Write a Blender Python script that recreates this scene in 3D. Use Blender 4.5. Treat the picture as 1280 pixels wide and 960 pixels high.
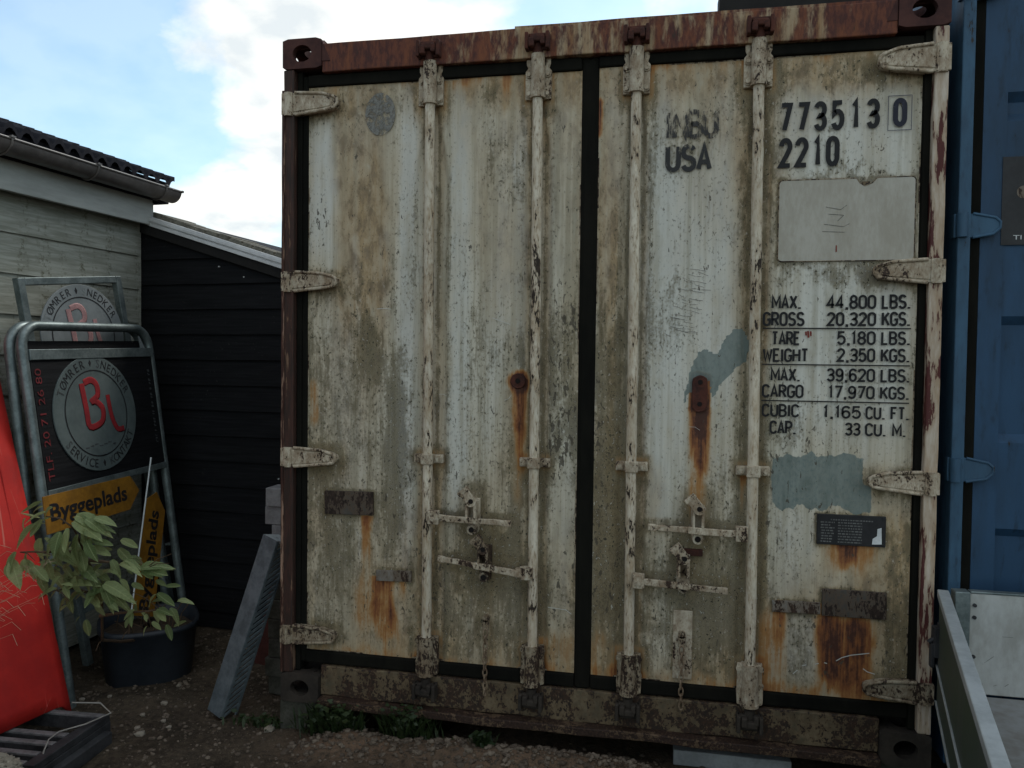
import bpy, bmesh, math, random
import numpy as np
from mathutils import Vector, Matrix, Euler
R = math.radians
random.seed(7)
rng = np.random.default_rng(11)
for o in list(bpy.data.objects): bpy.data.objects.remove(o)
scene = bpy.context.scene
COL = scene.collection

# ------------------------------------------------------------------ camera, sky, sun, exposure
cd = bpy.data.cameras.new('camera'); cam = bpy.data.objects.new('camera', cd); COL.objects.link(cam)
cam.location = (1.5245, -2.8659, 1.5106)
cam.rotation_euler = (1.542525, -0.011846, 0.199286)
cd.sensor_width = 36.0; cd.lens = 36.0*964.99/1280.0
cd.clip_start = 0.05; cd.clip_end = 500
scene.camera = cam
SUN_AZ, SUN_EL = R(30), R(50)          # azimuth clockwise from +Y (behind the container, to the right)
world = bpy.data.worlds.new('World'); scene.world = world; world.use_nodes = True
wn = world.node_tree; wn.nodes.clear()
sky = wn.nodes.new('ShaderNodeTexSky'); sky.sky_type = 'NISHITA'; sky.sun_disc = False
sky.sun_elevation = SUN_EL; sky.sun_rotation = SUN_AZ; sky.air_density = 1.0; sky.dust_density = 1.0; sky.ozone_density = 0.7
def wnode(t, **k):
    n = wn.nodes.new(t)
    for a, b in k.items(): setattr(n, a, b)
    return n
def wl(a, b): wn.links.new(a, b)
tc = wnode('ShaderNodeTexCoord')
sep = wnode('ShaderNodeSeparateXYZ'); wl(tc.outputs['Generated'], sep.inputs[0])
den = wnode('ShaderNodeMath', operation='ADD'); wl(sep.outputs['Z'], den.inputs[0]); den.inputs[1].default_value = 0.34
dmax = wnode('ShaderNodeMath', operation='MAXIMUM'); wl(den.outputs[0], dmax.inputs[0]); dmax.inputs[1].default_value = 0.05
inv = wnode('ShaderNodeMath', operation='DIVIDE'); inv.inputs[0].default_value = 1; wl(dmax.outputs[0], inv.inputs[1])
scl = wnode('ShaderNodeVectorMath', operation='SCALE'); wl(tc.outputs['Generated'], scl.inputs[0]); wl(inv.outputs[0], scl.inputs['Scale'])
off = wnode('ShaderNodeVectorMath', operation='ADD'); wl(scl.outputs[0], off.inputs[0]); off.inputs[1].default_value = (3.1, 1.45, 0.6)
cn = wnode('ShaderNodeTexNoise'); cn.inputs['Scale'].default_value = 2.6; cn.inputs['Detail'].default_value = 9; cn.inputs['Roughness'].default_value = 0.56; cn.inputs['Distortion'].default_value = 0.35
wl(off.outputs[0], cn.inputs['Vector'])
cr = wnode('ShaderNodeValToRGB'); cr.color_ramp.elements[0].position = 0.45; cr.color_ramp.elements[1].position = 0.58
acc = cn.outputs['Fac']
for dv, rad, wgt in (((-.470, .81, .35), 9, .15), ((-.47, .85, .215), 8, .16), ((-.30, .87, .40), 13, .07), ((-.645, .69, .32), 12, -.24), ((-.57, .78, .265), 5, -.10), ((-.505, .82, .275), 4.5, -.13)):
    dt = wnode('ShaderNodeVectorMath', operation='DOT_PRODUCT'); wl(tc.outputs['Generated'], dt.inputs[0]); dt.inputs[1].default_value = Vector(dv).normalized()
    mr = wnode('ShaderNodeMapRange', interpolation_type='SMOOTHSTEP'); wl(dt.outputs['Value'], mr.inputs[0]); mr.inputs[1].default_value = math.cos(R(rad)); mr.inputs[2].default_value = math.cos(R(rad*.25)); mr.inputs[4].default_value = wgt
    ad = wnode('ShaderNodeMath', operation='ADD'); wl(acc, ad.inputs[0]); wl(mr.outputs[0], ad.inputs[1]); acc = ad.outputs[0]
wl(acc, cr.inputs[0])
cn2 = wnode('ShaderNodeTexNoise'); cn2.inputs['Scale'].default_value = 7.5; cn2.inputs['Detail'].default_value = 6
wl(off.outputs[0], cn2.inputs['Vector'])
cr2 = wnode('ShaderNodeValToRGB'); cr2.color_ramp.elements[0].position = 0.36; cr2.color_ramp.elements[1].position = 0.6
cr2.color_ramp.elements[0].color = (0.66, 0.71, 0.73, 1); cr2.color_ramp.elements[1].color = (1.0, 0.98, 0.91, 1)
wl(cn2.outputs['Fac'], cr2.inputs[0])
bg1 = wnode('ShaderNodeBackground'); bg1.inputs['Strength'].default_value = 0.15; tint = wnode('ShaderNodeMix', data_type='RGBA', blend_type='MULTIPLY'); tint.inputs[0].default_value = 1.0; wl(sky.outputs[0], tint.inputs[6]); tint.inputs[7].default_value = (0.88, 1.06, 1.02, 1)
wl(tint.outputs[2], bg1.inputs['Color'])
bg2 = wnode('ShaderNodeBackground'); bg2.inputs['Strength'].default_value = 0.90; wl(cr2.outputs[0], bg2.inputs['Color'])
cf = wnode('ShaderNodeMath', operation='MULTIPLY_ADD'); wl(cr.outputs[0], cf.inputs[0]); cf.inputs[1].default_value = 0.78; cf.inputs[2].default_value = 0.20
ms = wnode('ShaderNodeMixShader'); wl(cf.outputs[0], ms.inputs[0]); wl(bg1.outputs[0], ms.inputs[1]); wl(bg2.outputs[0], ms.inputs[2])
wo = wnode('ShaderNodeOutputWorld'); wl(ms.outputs[0], wo.inputs['Surface'])
sd = bpy.data.lights.new('sun', 'SUN'); sun = bpy.data.objects.new('sun', sd); COL.objects.link(sun)
sd.energy = 1.2; sd.angle = R(10); sd.color = (1.0, 0.95, 0.88)
sv = Vector((math.sin(SUN_AZ)*math.cos(SUN_EL), math.cos(SUN_AZ)*math.cos(SUN_EL), math.sin(SUN_EL)))
sun.rotation_euler = sv.to_track_quat('Z', 'Y').to_euler(); sun.location = sv*30
scene.view_settings.view_transform = 'Standard'; scene.view_settings.look = 'None'
scene.view_settings.exposure = 0.50; scene.view_settings.gamma = 1.0

# ------------------------------------------------------------------ helpers: objects
def tag(o, label=None, cat=None, group=None, kind=None):
    if label: o['label'] = label
    if cat: o['category'] = cat
    if group: o['group'] = group
    if kind: o['kind'] = kind
    return o
def empty(name, loc=(0, 0, 0), rot=(0, 0, 0), label=None, cat=None, group=None):
    o = bpy.data.objects.new(name, None); COL.objects.link(o); o.location = loc; o.rotation_euler = rot
    o.empty_display_size = 0.1
    return tag(o, label, cat, group)
def link(name, me, mat, parent=None):
    o = bpy.data.objects.new(name, me); COL.objects.link(o)
    if mat is not None and len(me.materials) == 0: me.materials.append(mat)
    if parent is not None: o.parent = parent
    return o
class MB:
    """collects simple solids, built as ONE mesh object"""
    def __init__(s): s.v = []; s.f = []; s.sm = []
    def add(s, vs, fs, smooth=False):
        b = len(s.v); s.v += [tuple(v) for v in vs]
        s.f += [tuple(i+b for i in f) for f in fs]; s.sm += [smooth]*len(fs); return s
    def box(s, x0, x1, y0, y1, z0, z1, M=None):
        vs = [Vector((x, y, z)) for z in (z0, z1) for y in (y0, y1) for x in (x0, x1)]
        if M is not None: vs = [M @ v for v in vs]
        return s.add(vs, [(0, 2, 3, 1), (4, 5, 7, 6), (0, 1, 5, 4), (2, 6, 7, 3), (0, 4, 6, 2), (1, 3, 7, 5)])
    def cyl(s, a, b, r, n=12, r2=None, caps=True, smooth=True):
        a = Vector(a); b = Vector(b); d = (b-a).normalized(); r2 = r if r2 is None else r2
        u = d.orthogonal().normalized(); w = d.cross(u)
        vs = []
        for c, rr in ((a, r), (b, r2)):
            vs += [c+(u*math.cos(2*math.pi*i/n)+w*math.sin(2*math.pi*i/n))*rr for i in range(n)]
        s.add(vs, [(i, (i+1) % n, n+(i+1) % n, n+i) for i in range(n)], smooth)
        if caps: s.add(vs, [tuple(range(n))[::-1], tuple(range(n, 2*n))])
        return s
    def tube(s, pts, r, n=10, closed=False, radii=None, caps=True):
        P = [Vector(p) for p in pts]; m = len(P); vs = []; prev = None
        for i in range(m):
            if closed: d = P[(i+1) % m]-P[i-1]
            else: d = P[min(i+1, m-1)]-P[max(i-1, 0)]
            d.normalize()
            if prev is None: u = d.orthogonal().normalized()
            else:
                u = prev-d*prev.dot(d)
                u = u.normalized() if u.length > 1e-6 else d.orthogonal().normalized()
            prev = u; w = d.cross(u); rr = radii[i] if radii else r
            vs += [P[i]+(u*math.cos(2*math.pi*k/n)+w*math.sin(2*math.pi*k/n))*rr for k in range(n)]
        fs = []
        for i in range(m if closed else m-1):
            j = (i+1) % m
            fs += [(i*n+k, i*n+(k+1) % n, j*n+(k+1) % n, j*n+k) for k in range(n)]
        s.add(vs, fs, True)
        if not closed and caps: s.add(vs, [tuple(range(n))[::-1], tuple(range((m-1)*n, m*n))])
        return s
    def prism(s, poly, y0, y1, M=None):
        """poly of (x,z) counter-clockwise seen from -y, extruded from y0 (front) to y1 (back)"""
        n = len(poly)
        vs = [Vector((x, y0, z)) for x, z in poly]+[Vector((x, y1, z)) for x, z in poly]
        if M is not None: vs = [M @ v for v in vs]
        return s.add(vs, [tuple(range(n)), tuple(range(2*n-1, n-1, -1))]+[(i, n+i, n+(i+1) % n, (i+1) % n) for i in range(n)])
    def holed(s, M, w, h, a, b, t, n=28):
        """rectangular plate w*h (local x,z), thickness t to +y, elliptic hole a*b in the middle"""
        vs = []; 
        for y in (0, t):
            for k in range(n):
                an = 2*math.pi*(k+.5)/n; c, q = math.cos(an), math.sin(an)
                f = min(w/2/max(abs(c), 1e-6), h/2/max(abs(q), 1e-6))
                vs.append(M @ Vector((c*f, y, q*f)))
            for k in range(n):
                an = 2*math.pi*(k+.5)/n; vs.append(M @ Vector((a*math.cos(an), y, b*math.sin(an))))
        fs = []
        for k in range(n):
            j = (k+1) % n
            fs += [(k, j, n+j, n+k), (2*n+j, 2*n+k, 3*n+k, 3*n+j), (j, k, 2*n+k, 2*n+j), (n+k, n+j, 3*n+j, 3*n+k)]
        return s.add(vs, fs)
    def build(s, name, mat, parent=None, bevel=0, seg=2):
        me = bpy.data.meshes.new(name); me.from_pydata(s.v, [], s.f)
        me.polygons.foreach_set('use_smooth', s.sm); 
        bm = bmesh.new(); bm.from_mesh(me); bmesh.ops.recalc_face_normals(bm, faces=bm.faces)
        if bevel:
            ed = [e for e in bm.edges if len(e.link_faces) == 2 and e.calc_face_angle(0) > .6 and not (e.link_faces[0].smooth and e.link_faces[1].smooth)]
            bmesh.ops.bevel(bm, geom=ed, offset=bevel, offset_type='OFFSET', segments=seg, profile=.5, affect='EDGES', clamp_overlap=True)
        bm.to_mesh(me); bm.free()
        return link(name, me, mat, parent)
def jitter(o, amp, sc=6.0, axes=(1, 1, 1)):
    from mathutils import noise
    for v in o.data.vertices:
        n = noise.noise_vector(v.co*sc)
        v.co += Vector((n.x*amp*axes[0], n.y*amp*axes[1], n.z*amp*axes[2]))
def cuts(mb_obj, n_x=0, maxlen=.06):
    bm = bmesh.new(); bm.from_mesh(mb_obj.data)
    for _ in range(5):
        ed = [e for e in bm.edges if e.calc_length() > maxlen*2]
        if not ed: break
        bmesh.ops.subdivide_edges(bm, edges=ed, cuts=1, use_grid_fill=True)
    bm.to_mesh(mb_obj.data); bm.free()

# ------------------------------------------------------------------ helpers: text (built-in font, turned into flat mesh)
_capH = None
def text_data(body, bold=0.0):
    cu = bpy.data.curves.new('txt', 'FONT'); cu.body = body; cu.size = 1.0; cu.offset = bold; cu.resolution_u = 3
    ob = bpy.data.objects.new('txt', cu); COL.objects.link(ob)
    dg = bpy.context.evaluated_depsgraph_get()
    me = bpy.data.meshes.new_from_object(ob.evaluated_get(dg))
    bpy.data.objects.remove(ob); bpy.data.curves.remove(cu); return me
def cap_h():
    global _capH
    if _capH is None:
        me = text_data('H'); zs = [v.co.y for v in me.vertices]; _capH = max(zs); bpy.data.meshes.remove(me)
    return _capH
def text_fit(name, body, x0, x1, z0, z1, y, mat, parent, bold=0.0, tilt=0.0, M=None, label=None):
    """letters in the plane y, facing -y: x from x0 to x1, baseline z0, capital height z1-z0"""
    me = text_data(body, bold); xs = [v.co.x for v in me.vertices]; a, b = min(xs), max(xs); ch = cap_h()
    for v in me.vertices:
        u = (v.co.x-a)/(b-a); w = v.co.y/ch
        p = Vector((x0+u*(x1-x0), y, z0+w*(z1-z0)+tilt*u))
        v.co = M @ p if M is not None else p
    me.update(); o = link(name, me, mat, parent)
    if label: o['label'] = label
    return o
def text_arc(name, body, cx, cz, rad, h, a0, a1, y, mat, parent, bottom=False, bold=0.0, only=None):
    """letters set round a circle; angles in degrees from +x, a0 -> a1 left to right"""
    vs = []; fs = []; n = len(body); ch = cap_h()
    for i, c in enumerate(body):
        if c == ' ' or (only is not None and i not in only): continue
        an = R(a0+(a1-a0)*(i+.5)/n); me = text_data(c, bold)
        xs = [v.co.x for v in me.vertices]; mid = (min(xs)+max(xs))/2; b = len(vs)
        rot = an-math.pi/2 if not bottom else an+math.pi/2
        px, pz = cx+rad*math.cos(an), cz+rad*math.sin(an); cr_, sr_ = math.cos(rot), math.sin(rot)
        for v in me.vertices:
            u = (v.co.x-mid)/ch*h*.9; w = (v.co.y/ch-.5)*h
            vs.append((px+u*cr_-w*sr_, y, pz+u*sr_+w*cr_))
        fs += [tuple(k+b for k in p.vertices) for p in me.polygons]; bpy.data.meshes.remove(me)
    me = bpy.data.meshes.new(name); me.from_pydata(vs, [], fs); return link(name, me, mat, parent)

# condensed round-cornered stencil letters drawn as strokes of even width
def _arc(cx, cz, rx, rz, a0, a1, n=12): return [(cx+rx*math.cos(R(a0+(a1-a0)*k/n)), cz+rz*math.sin(R(a0+(a1-a0)*k/n))) for k in range(n+1)]
_O = _arc(.5, .74, .5, .26, 180, 0)+_arc(.5, .26, .5, .26, 0, -180)+[(0, .74)]
GLY = {'0': [_O], 'O': [_O], '1': [[(.15, .84), (.62, 1), (.62, 0)]], '2': [_arc(.5, .73, .5, .27, 172, -12)+[(.62, .40), (0, 0), (1.02, 0)]],
 '3': [_arc(.48, .755, .48, .245, 160, -90)+_arc(.5, .26, .5, .26, 90, -160)], '4': [[(.72, 0), (.72, 1), (-.02, .27), (1.05, .27)]],
 '5': [[(.95, 1), (.12, 1), (.05, .54)]+_arc(.48, .33, .52, .33, 125, -155)], '6': [_arc(.52, .72, .5, .28, 25, 180)+[(.02, .3)]+_arc(.5, .30, .48, .30, 180, 540, 20)],
 '7': [[(0, 1), (1, 1), (.36, 0)]], '8': [_arc(.5, .755, .43, .245, 270, 630, 20), _arc(.5, .26, .5, .26, 90, 450, 20)], '9': [_arc(.48, .28, .5, .28, 205, 360)+[(.98, .7)]+_arc(.5, .70, .48, .30, 0, 360, 20)],
 'A': [[(0, 0), (.5, 1), (1, 0)], [(.16, .30), (.84, .30)]], 'B': [[(0, 0), (0, 1), (.5, 1)]+_arc(.5, .76, .44, .24, 90, -90)+[(.02, .52)], [(.5, .52)]+_arc(.5, .26, .5, .26, 90, -90)+[(0, 0)]],
 'C': [_arc(.5, .74, .5, .26, 12, 180)+_arc(.5, .26, .5, .26, 180, 348)], 'E': [[(1, 0), (0, 0), (0, 1), (1, 1)], [(0, .52), (.82, .52)]], 'F': [[(0, 0), (0, 1), (1, 1)], [(0, .52), (.82, .52)]],
 'G': [_arc(.5, .74, .5, .26, 12, 180)+_arc(.5, .26, .5, .26, 180, 360)+[(1, .46), (.55, .46)]], 'H': [[(0, 0), (0, 1)], [(1, 0), (1, 1)], [(0, .52), (1, .52)]], 'I': [[(.5, 0), (.5, 1)]],
 'K': [[(0, 0), (0, 1)], [(1, 1), (.02, .38)], [(.36, .60), (1.02, 0)]], 'L': [[(0, 1), (0, 0), (1, 0)]], 'M': [[(0, 0), (0, 1), (.5, .28), (1, 1), (1, 0)]], 'N': [[(0, 0), (0, 1), (1, 0), (1, 1)]],
 'P': [[(0, 0), (0, 1), (.5, 1)]+_arc(.5, .74, .48, .26, 90, -90)+[(0, .48)]], 'R': [[(0, 0), (0, 1), (.5, 1)]+_arc(.5, .74, .48, .26, 90, -90)+[(0, .48)], [(.5, .48), (1.02, 0)]],
 'S': [_arc(.5, .75, .48, .25, 20, 270)+_arc(.5, .25, .5, .25, 90, -160)], 'T': [[(0, 1), (1, 1)], [(.5, 1), (.5, 0)]], 'U': [[(0, 1)]+_arc(.5, .26, .5, .26, 180, 360)+[(1, 1)]],
 'W': [[(0, 1), (.24, 0), (.5, .8), (.76, 0), (1, 1)]], 'X': [[(0, 0), (1, 1)], [(0, 1), (1, 0)]], '.': [[(.5, -.07), (.5, .07)]], ',': [[(.62, .07), (.45, -.16)]]}
GWD = {'1': .5, 'I': .22, '.': .26, ',': .30, 'M': 1.25, 'W': 1.35, ' ': .45, 'L': .85, 'F': .85, 'E': .88, 'T': .95}
def ribbon(V, F, pts, w, y):
    P = [Vector((a, b)) for a, b in pts]; Q = [P[0]]
    for p in P[1:]:
        if (p-Q[-1]).length > 1e-5: Q.append(p)
    P = Q; n = len(P); b0 = len(V)
    for i in range(n):
        d0 = (P[i]-P[i-1]).normalized() if i else (P[1]-P[0]).normalized(); d1 = (P[i+1]-P[i]).normalized() if i < n-1 else d0
        t = (d0+d1); t = t.normalized() if t.length > 1e-4 else d0; nn = Vector((-t.y, t.x)); c = max(.45, nn.dot(Vector((-d1.y, d1.x))))
        e = Vector((0, 0))
        V.append((P[i].x+nn.x*w/2/c, y, P[i].y+nn.y*w/2/c)); V.append((P[i].x-nn.x*w/2/c, y, P[i].y-nn.y*w/2/c))
    F += [(b0+2*i+1, b0+2*i+3, b0+2*i+2, b0+2*i) for i in range(n-1)]
def stencil(name, body, x0, x1, z0, z1, y, mat, parent, stroke=.15, gap=.30):
    tot = sum(GWD.get(c, 1) for c in body)+gap*(len(body)-1)*1.0; H = z1-z0; w = H*stroke
    u = (x1-x0-w)/max(tot-0, .01) if len(body) > 1 else None
    V = []; F = []; x = x0+w/2
    for c in body:
        gw = GWD.get(c, 1)*u if u else (x1-x0-w)
        for pl in GLY.get(c, []): ribbon(V, F, [(x+a*gw, z0+w/2+b*(H-w)) for a, b in pl], w*(1.15 if c in '.,' else 1), y+random.uniform(-.0002, .0002))
        x += gw+(gap*u if u else 0)
    me = bpy.data.meshes.new(name); me.from_pydata(V, [], F); return link(name, me, mat, parent)

# ------------------------------------------------------------------ helpers: materials
class NT:
    def __init__(s, name, rough=.7, metal=0.0, spec=.3):
        s.m = bpy.data.materials.new(name); s.m.use_nodes = True; s.t = s.m.node_tree
        s.b = s.t.nodes['Principled BSDF']; s.b.inputs['Roughness'].default_value = rough; s.b.inputs['Metallic'].default_value = metal
        s.b.inputs['Specular IOR Level'].default_value = spec
        s.tc = s.t.nodes.new('ShaderNodeTexCoord').outputs['Object']
    def put(s, sock, v):
        if isinstance(v, bpy.types.NodeSocket): s.t.links.new(v, sock)
        elif v is not None: sock.default_value = v
    def vec(s, scale=(1, 1, 1), loc=(0, 0, 0), src=None):
        n = s.t.nodes.new('ShaderNodeMapping'); s.put(n.inputs['Vector'], src or s.tc); n.inputs['Scale'].default_value = scale; n.inputs['Location'].default_value = loc
        return n.outputs[0]
    def noise(s, v=None, scale=5, detail=4, rough=.55, dist=0):
        n = s.t.nodes.new('ShaderNodeTexNoise'); s.put(n.inputs['Vector'], v or s.tc); n.inputs['Scale'].default_value = scale
        n.inputs['Detail'].default_value = detail; n.inputs['Roughness'].default_value = rough; n.inputs['Distortion'].default_value = dist; return n.outputs['Fac']
    def voro(s, v=None, scale=5, feat='F1'):
        n = s.t.nodes.new('ShaderNodeTexVoronoi'); n.feature = feat; s.put(n.inputs['Vector'], v or s.tc); n.inputs['Scale'].default_value = scale; return n.outputs['Distance']
    def math(s, op, a, b=None, c=None, clamp=False):
        n = s.t.nodes.new('ShaderNodeMath'); n.operation = op; n.use_clamp = clamp
        for i, q in enumerate((a, b, c)):
            if q is not None: s.put(n.inputs[i], q)
        return n.outputs[0]
    def ss(s, f, lo, hi):
        n = s.t.nodes.new('ShaderNodeMapRange'); n.interpolation_type = 'SMOOTHSTEP'; s.put(n.inputs[0], f); s.put(n.inputs[1], lo); s.put(n.inputs[2], hi); return n.outputs[0]
    def mix(s, f, a, b):
        n = s.t.nodes.new('ShaderNodeMix'); n.data_type = 'RGBA'; s.put(n.inputs[0], f)
        for i, q in ((6, a), (7, b)):
            if isinstance(q, tuple): q = q+(1,) if len(q) == 3 else q
            s.put(n.inputs[i], q)
        return n.outputs[2]
    def attr(s, name):
        n = s.t.nodes.new('ShaderNodeAttribute'); n.attribute_name = name
        q = s.t.nodes.new('ShaderNodeSeparateColor'); s.t.links.new(n.outputs['Color'], q.inputs[0])
        return q.outputs[0], q.outputs[1], q.outputs[2], n.outputs['Alpha']
    def bump(s, h, strength=.3, dist=.003):
        n = s.t.nodes.new('ShaderNodeBump'); n.inputs['Strength'].default_value = strength; n.inputs['Distance'].default_value = dist; s.put(n.inputs['Height'], h)
        s.t.links.new(n.outputs[0], s.b.inputs['Normal'])
    def col(s, c):
        if isinstance(c, tuple): c = c+(1,)
        s.put(s.b.inputs['Base Color'], c); return s
    def rough(s, v): s.put(s.b.inputs['Roughness'], v); return s
    def alpha(s, v): s.put(s.b.inputs['Alpha'], v); return s

def peel(name, paint, rust, amount=.5, scale=14, stretch=.4, dirt=(.09, .075, .05), dirt_amt=.5, rough=.7, rust2=None, axis=2):
    """old paint flaking off to rust: small hard chips, soft brown staining round them, dirt"""
    k = NT(name, rough)
    sc = [1, 1, 1]; sc[axis] = stretch
    v = k.vec(tuple(sc))
    n1 = k.noise(v, scale, 7, .66, .4); n2 = k.noise(v, scale*3.7, 5, .65); big = k.noise(v, scale*.18, 3)
    f = k.math('ADD', k.math('MULTIPLY', n1, .55), k.math('ADD', k.math('MULTIPLY', n2, .40), k.math('MULTIPLY', big, .35)))
    th = .65+(.5-amount)*.42
    chip = k.ss(f, th-.012, th+.012); halo = k.ss(f, th-.14, th)
    d = k.ss(k.noise(v, scale*.55, 6, .65), .38, .68)
    pc = k.mix(k.ss(k.noise(v, scale*.3, 4), .35, .65), tuple(c*.82 for c in paint), paint)
    pc = k.mix(k.math('MULTIPLY', d, dirt_amt), pc, dirt)
    pc = k.mix(k.math('MULTIPLY', k.ss(n2, .56, .70), .5), pc, tuple(c*.45 for c in dirt))
    pc = k.mix(k.math('MULTIPLY', halo, .55), pc, tuple(.5*a+.5*b for a, b in zip(dirt, (.17, .095, .045))) if paint[2] < paint[0] else dirt)
    rc = k.mix(k.ss(n2, .35, .65), rust, rust2 or tuple(c*.35 for c in rust))
    k.col(k.mix(chip, pc, rc))
    k.bump(k.math('SUBTRACT', k.math('MULTIPLY', n2, .4), chip), .5, .0025)
    return k.m
def plain(name, c, var=.35, scale=8, rough=.7, metal=0.0, c2=None, stretch=(1, 1, 1), bump=.2, spec=.3, fine=6):
    k = NT(name, rough, metal, spec); v = k.vec(stretch)
    n1 = k.noise(v, scale, 6, .6); n2 = k.noise(v, scale*fine, 4, .6)
    c2 = c2 or tuple(q*(1-var) for q in c)
    f = k.ss(k.math('ADD', k.math('MULTIPLY', n1, .7), k.math('MULTIPLY', n2, .3)), .36, .64)
    k.col(k.mix(f, c2, c)); k.bump(n2, bump, .002); return k.m

# door paint: painted masks (stains, plus shade round the hardware) decide where; noise decides the grain
def door_mat():
    k = NT('weathered_cream_door_paint', .72)
    rust, grime_shade, white, patch = k.attr('mask_a'); tan, bare, _, _ = k.attr('mask_b')
    streak = k.noise(k.vec((26, 1, .9)), 1, 6, .6, .2); fstr = k.noise(k.vec((110, 1, 5)), 1, 5, .65); wide = k.noise(k.vec((5, 1, 1.2)), 1, 4)
    fine = k.noise(k.vec((1, 1, .7)), 95, 6, .7); mid = k.noise(k.vec((1, 1, .45)), 24, 7, .66, .3); chips = k.noise(k.vec((1, 1, .42)), 60, 3, .6, .5)
    base = k.mix(k.ss(streak, .36, .62), (.335, .31, .235), (.57, .54, .445))
    base = k.mix(k.math('MULTIPLY', k.ss(fstr, .48, .66), .42), base, (.245, .215, .15))
    base = k.mix(k.math('MULTIPLY', k.ss(wide, .4, .7), .4), base, (.47, .37, .235))
    wf = k.math('MULTIPLY', white, k.math('ADD', .35, k.ss(k.math('ADD', k.math('MULTIPLY', streak, .5), k.math('MULTIPLY', mid, .5)), .36, .6)), clamp=True)
    base = k.mix(k.math('MULTIPLY', wf, .75), base, (.58, .585, .54))
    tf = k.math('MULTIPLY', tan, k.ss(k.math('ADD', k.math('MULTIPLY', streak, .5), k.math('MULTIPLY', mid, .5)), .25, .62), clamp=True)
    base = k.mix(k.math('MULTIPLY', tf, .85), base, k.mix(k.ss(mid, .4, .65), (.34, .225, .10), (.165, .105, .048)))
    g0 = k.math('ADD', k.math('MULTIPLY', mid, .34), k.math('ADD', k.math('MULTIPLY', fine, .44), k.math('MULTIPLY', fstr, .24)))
    gth = k.math('SUBTRACT', .74, k.math('MULTIPLY', grime_shade, .30))
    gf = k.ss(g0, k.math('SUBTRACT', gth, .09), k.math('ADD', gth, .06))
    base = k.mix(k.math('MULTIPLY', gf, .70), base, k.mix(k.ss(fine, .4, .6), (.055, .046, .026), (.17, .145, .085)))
    fleck = k.math('MULTIPLY', k.ss(fine, .575, .64), k.math('MULTIPLY', grime_shade, 1.3), clamp=True)
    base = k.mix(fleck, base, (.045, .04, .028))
    base = k.mix(k.math('MULTIPLY', k.math('SUBTRACT', 1.0, k.ss(fine, .34, .40)), k.math('MULTIPLY', grime_shade, .6), clamp=True), base, (.50, .49, .42))
    # brown runs
    rn = k.math('ADD', k.math('ADD', k.math('MULTIPLY', streak, .3), k.math('MULTIPLY', fstr, .35)), k.math('MULTIPLY', mid, .35))
    rf = k.math('MULTIPLY', rust, k.math('ADD', .38, k.math('MULTIPLY', k.ss(rn, .36, .62), .75)), clamp=True)
    rp = k.t.nodes.new('ShaderNodeValToRGB'); k.t.links.new(k.math('ADD', rf, k.math('MULTIPLY', k.math('SUBTRACT', fine, .5), .35)), rp.inputs[0]); e_ = rp.color_ramp.elements
    e_[0].position = .10; e_[0].color = (.40, .29, .16, 1); e_[1].position = .98; e_[1].color = (.065, .026, .017, 1)
    for p_, c_ in ((.40, (.34, .17, .058, 1)), (.66, (.22, .080, .028, 1))): q_ = e_.new(p_); q_.color = c_
    base = k.mix(k.ss(rf, .02, .48), base, rp.outputs[0])
    pth = k.ss(k.math('ADD', patch, k.math('MULTIPLY', k.math('SUBTRACT', k.math('ADD', k.math('MULTIPLY', mid, .5), k.math('MULTIPLY', fine, .5)), .5), 1.1)), .40, .62)
    base = k.mix(k.math('MULTIPLY', pth, k.math('ADD', .72, k.math('MULTIPLY', fine, .3)), clamp=True), base, k.mix(k.ss(mid, .35, .6), (.095, .13, .122), (.15, .19, .178)))
    cth = k.math('SUBTRACT', .735, k.math('MULTIPLY', bare, .22))
    cf_ = k.ss(chips, cth, k.math('ADD', cth, .02))
    base = k.mix(k.math('MULTIPLY', cf_, .85), base, (.065, .055, .04))
    k.col(base); k.rough(k.math('ADD', .58, k.math('MULTIPLY', gf, .3)))
    k.bump(k.math('SUBTRACT', k.math('ADD', k.math('MULTIPLY', fine, .35), k.math('MULTIPLY', mid, .5)), k.math('ADD', cf_, k.math('MULTIPLY', rf, .3))), .35, .002)
    return k.m
def letter_mat(name, c, lo, hi, stretch=(1, 1, .5), scale=60, zfade=None):
    k = NT(name, .65); n = k.noise(k.vec(stretch), scale, 5, .65, .3); n2 = k.noise(k.vec((30, 1, .8)), 1, 4)
    f = k.math('ADD', k.math('MULTIPLY', n, .65), k.math('MULTIPLY', n2, .35))
    if zfade:
        z = k.t.nodes.new('ShaderNodeSeparateXYZ'); k.t.links.new(k.tc, z.inputs[0])
        f = k.math('ADD', f, k.math('MULTIPLY', k.ss(z.outputs[2], zfade[0], zfade[1]), zfade[2]))
    k.col(k.mix(k.ss(n, .5, .8), c, tuple(q*1.6+.006 for q in c)))
    k.alpha(k.math('SUBTRACT', 1.0, k.ss(f, lo, hi))); return k.m

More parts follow.
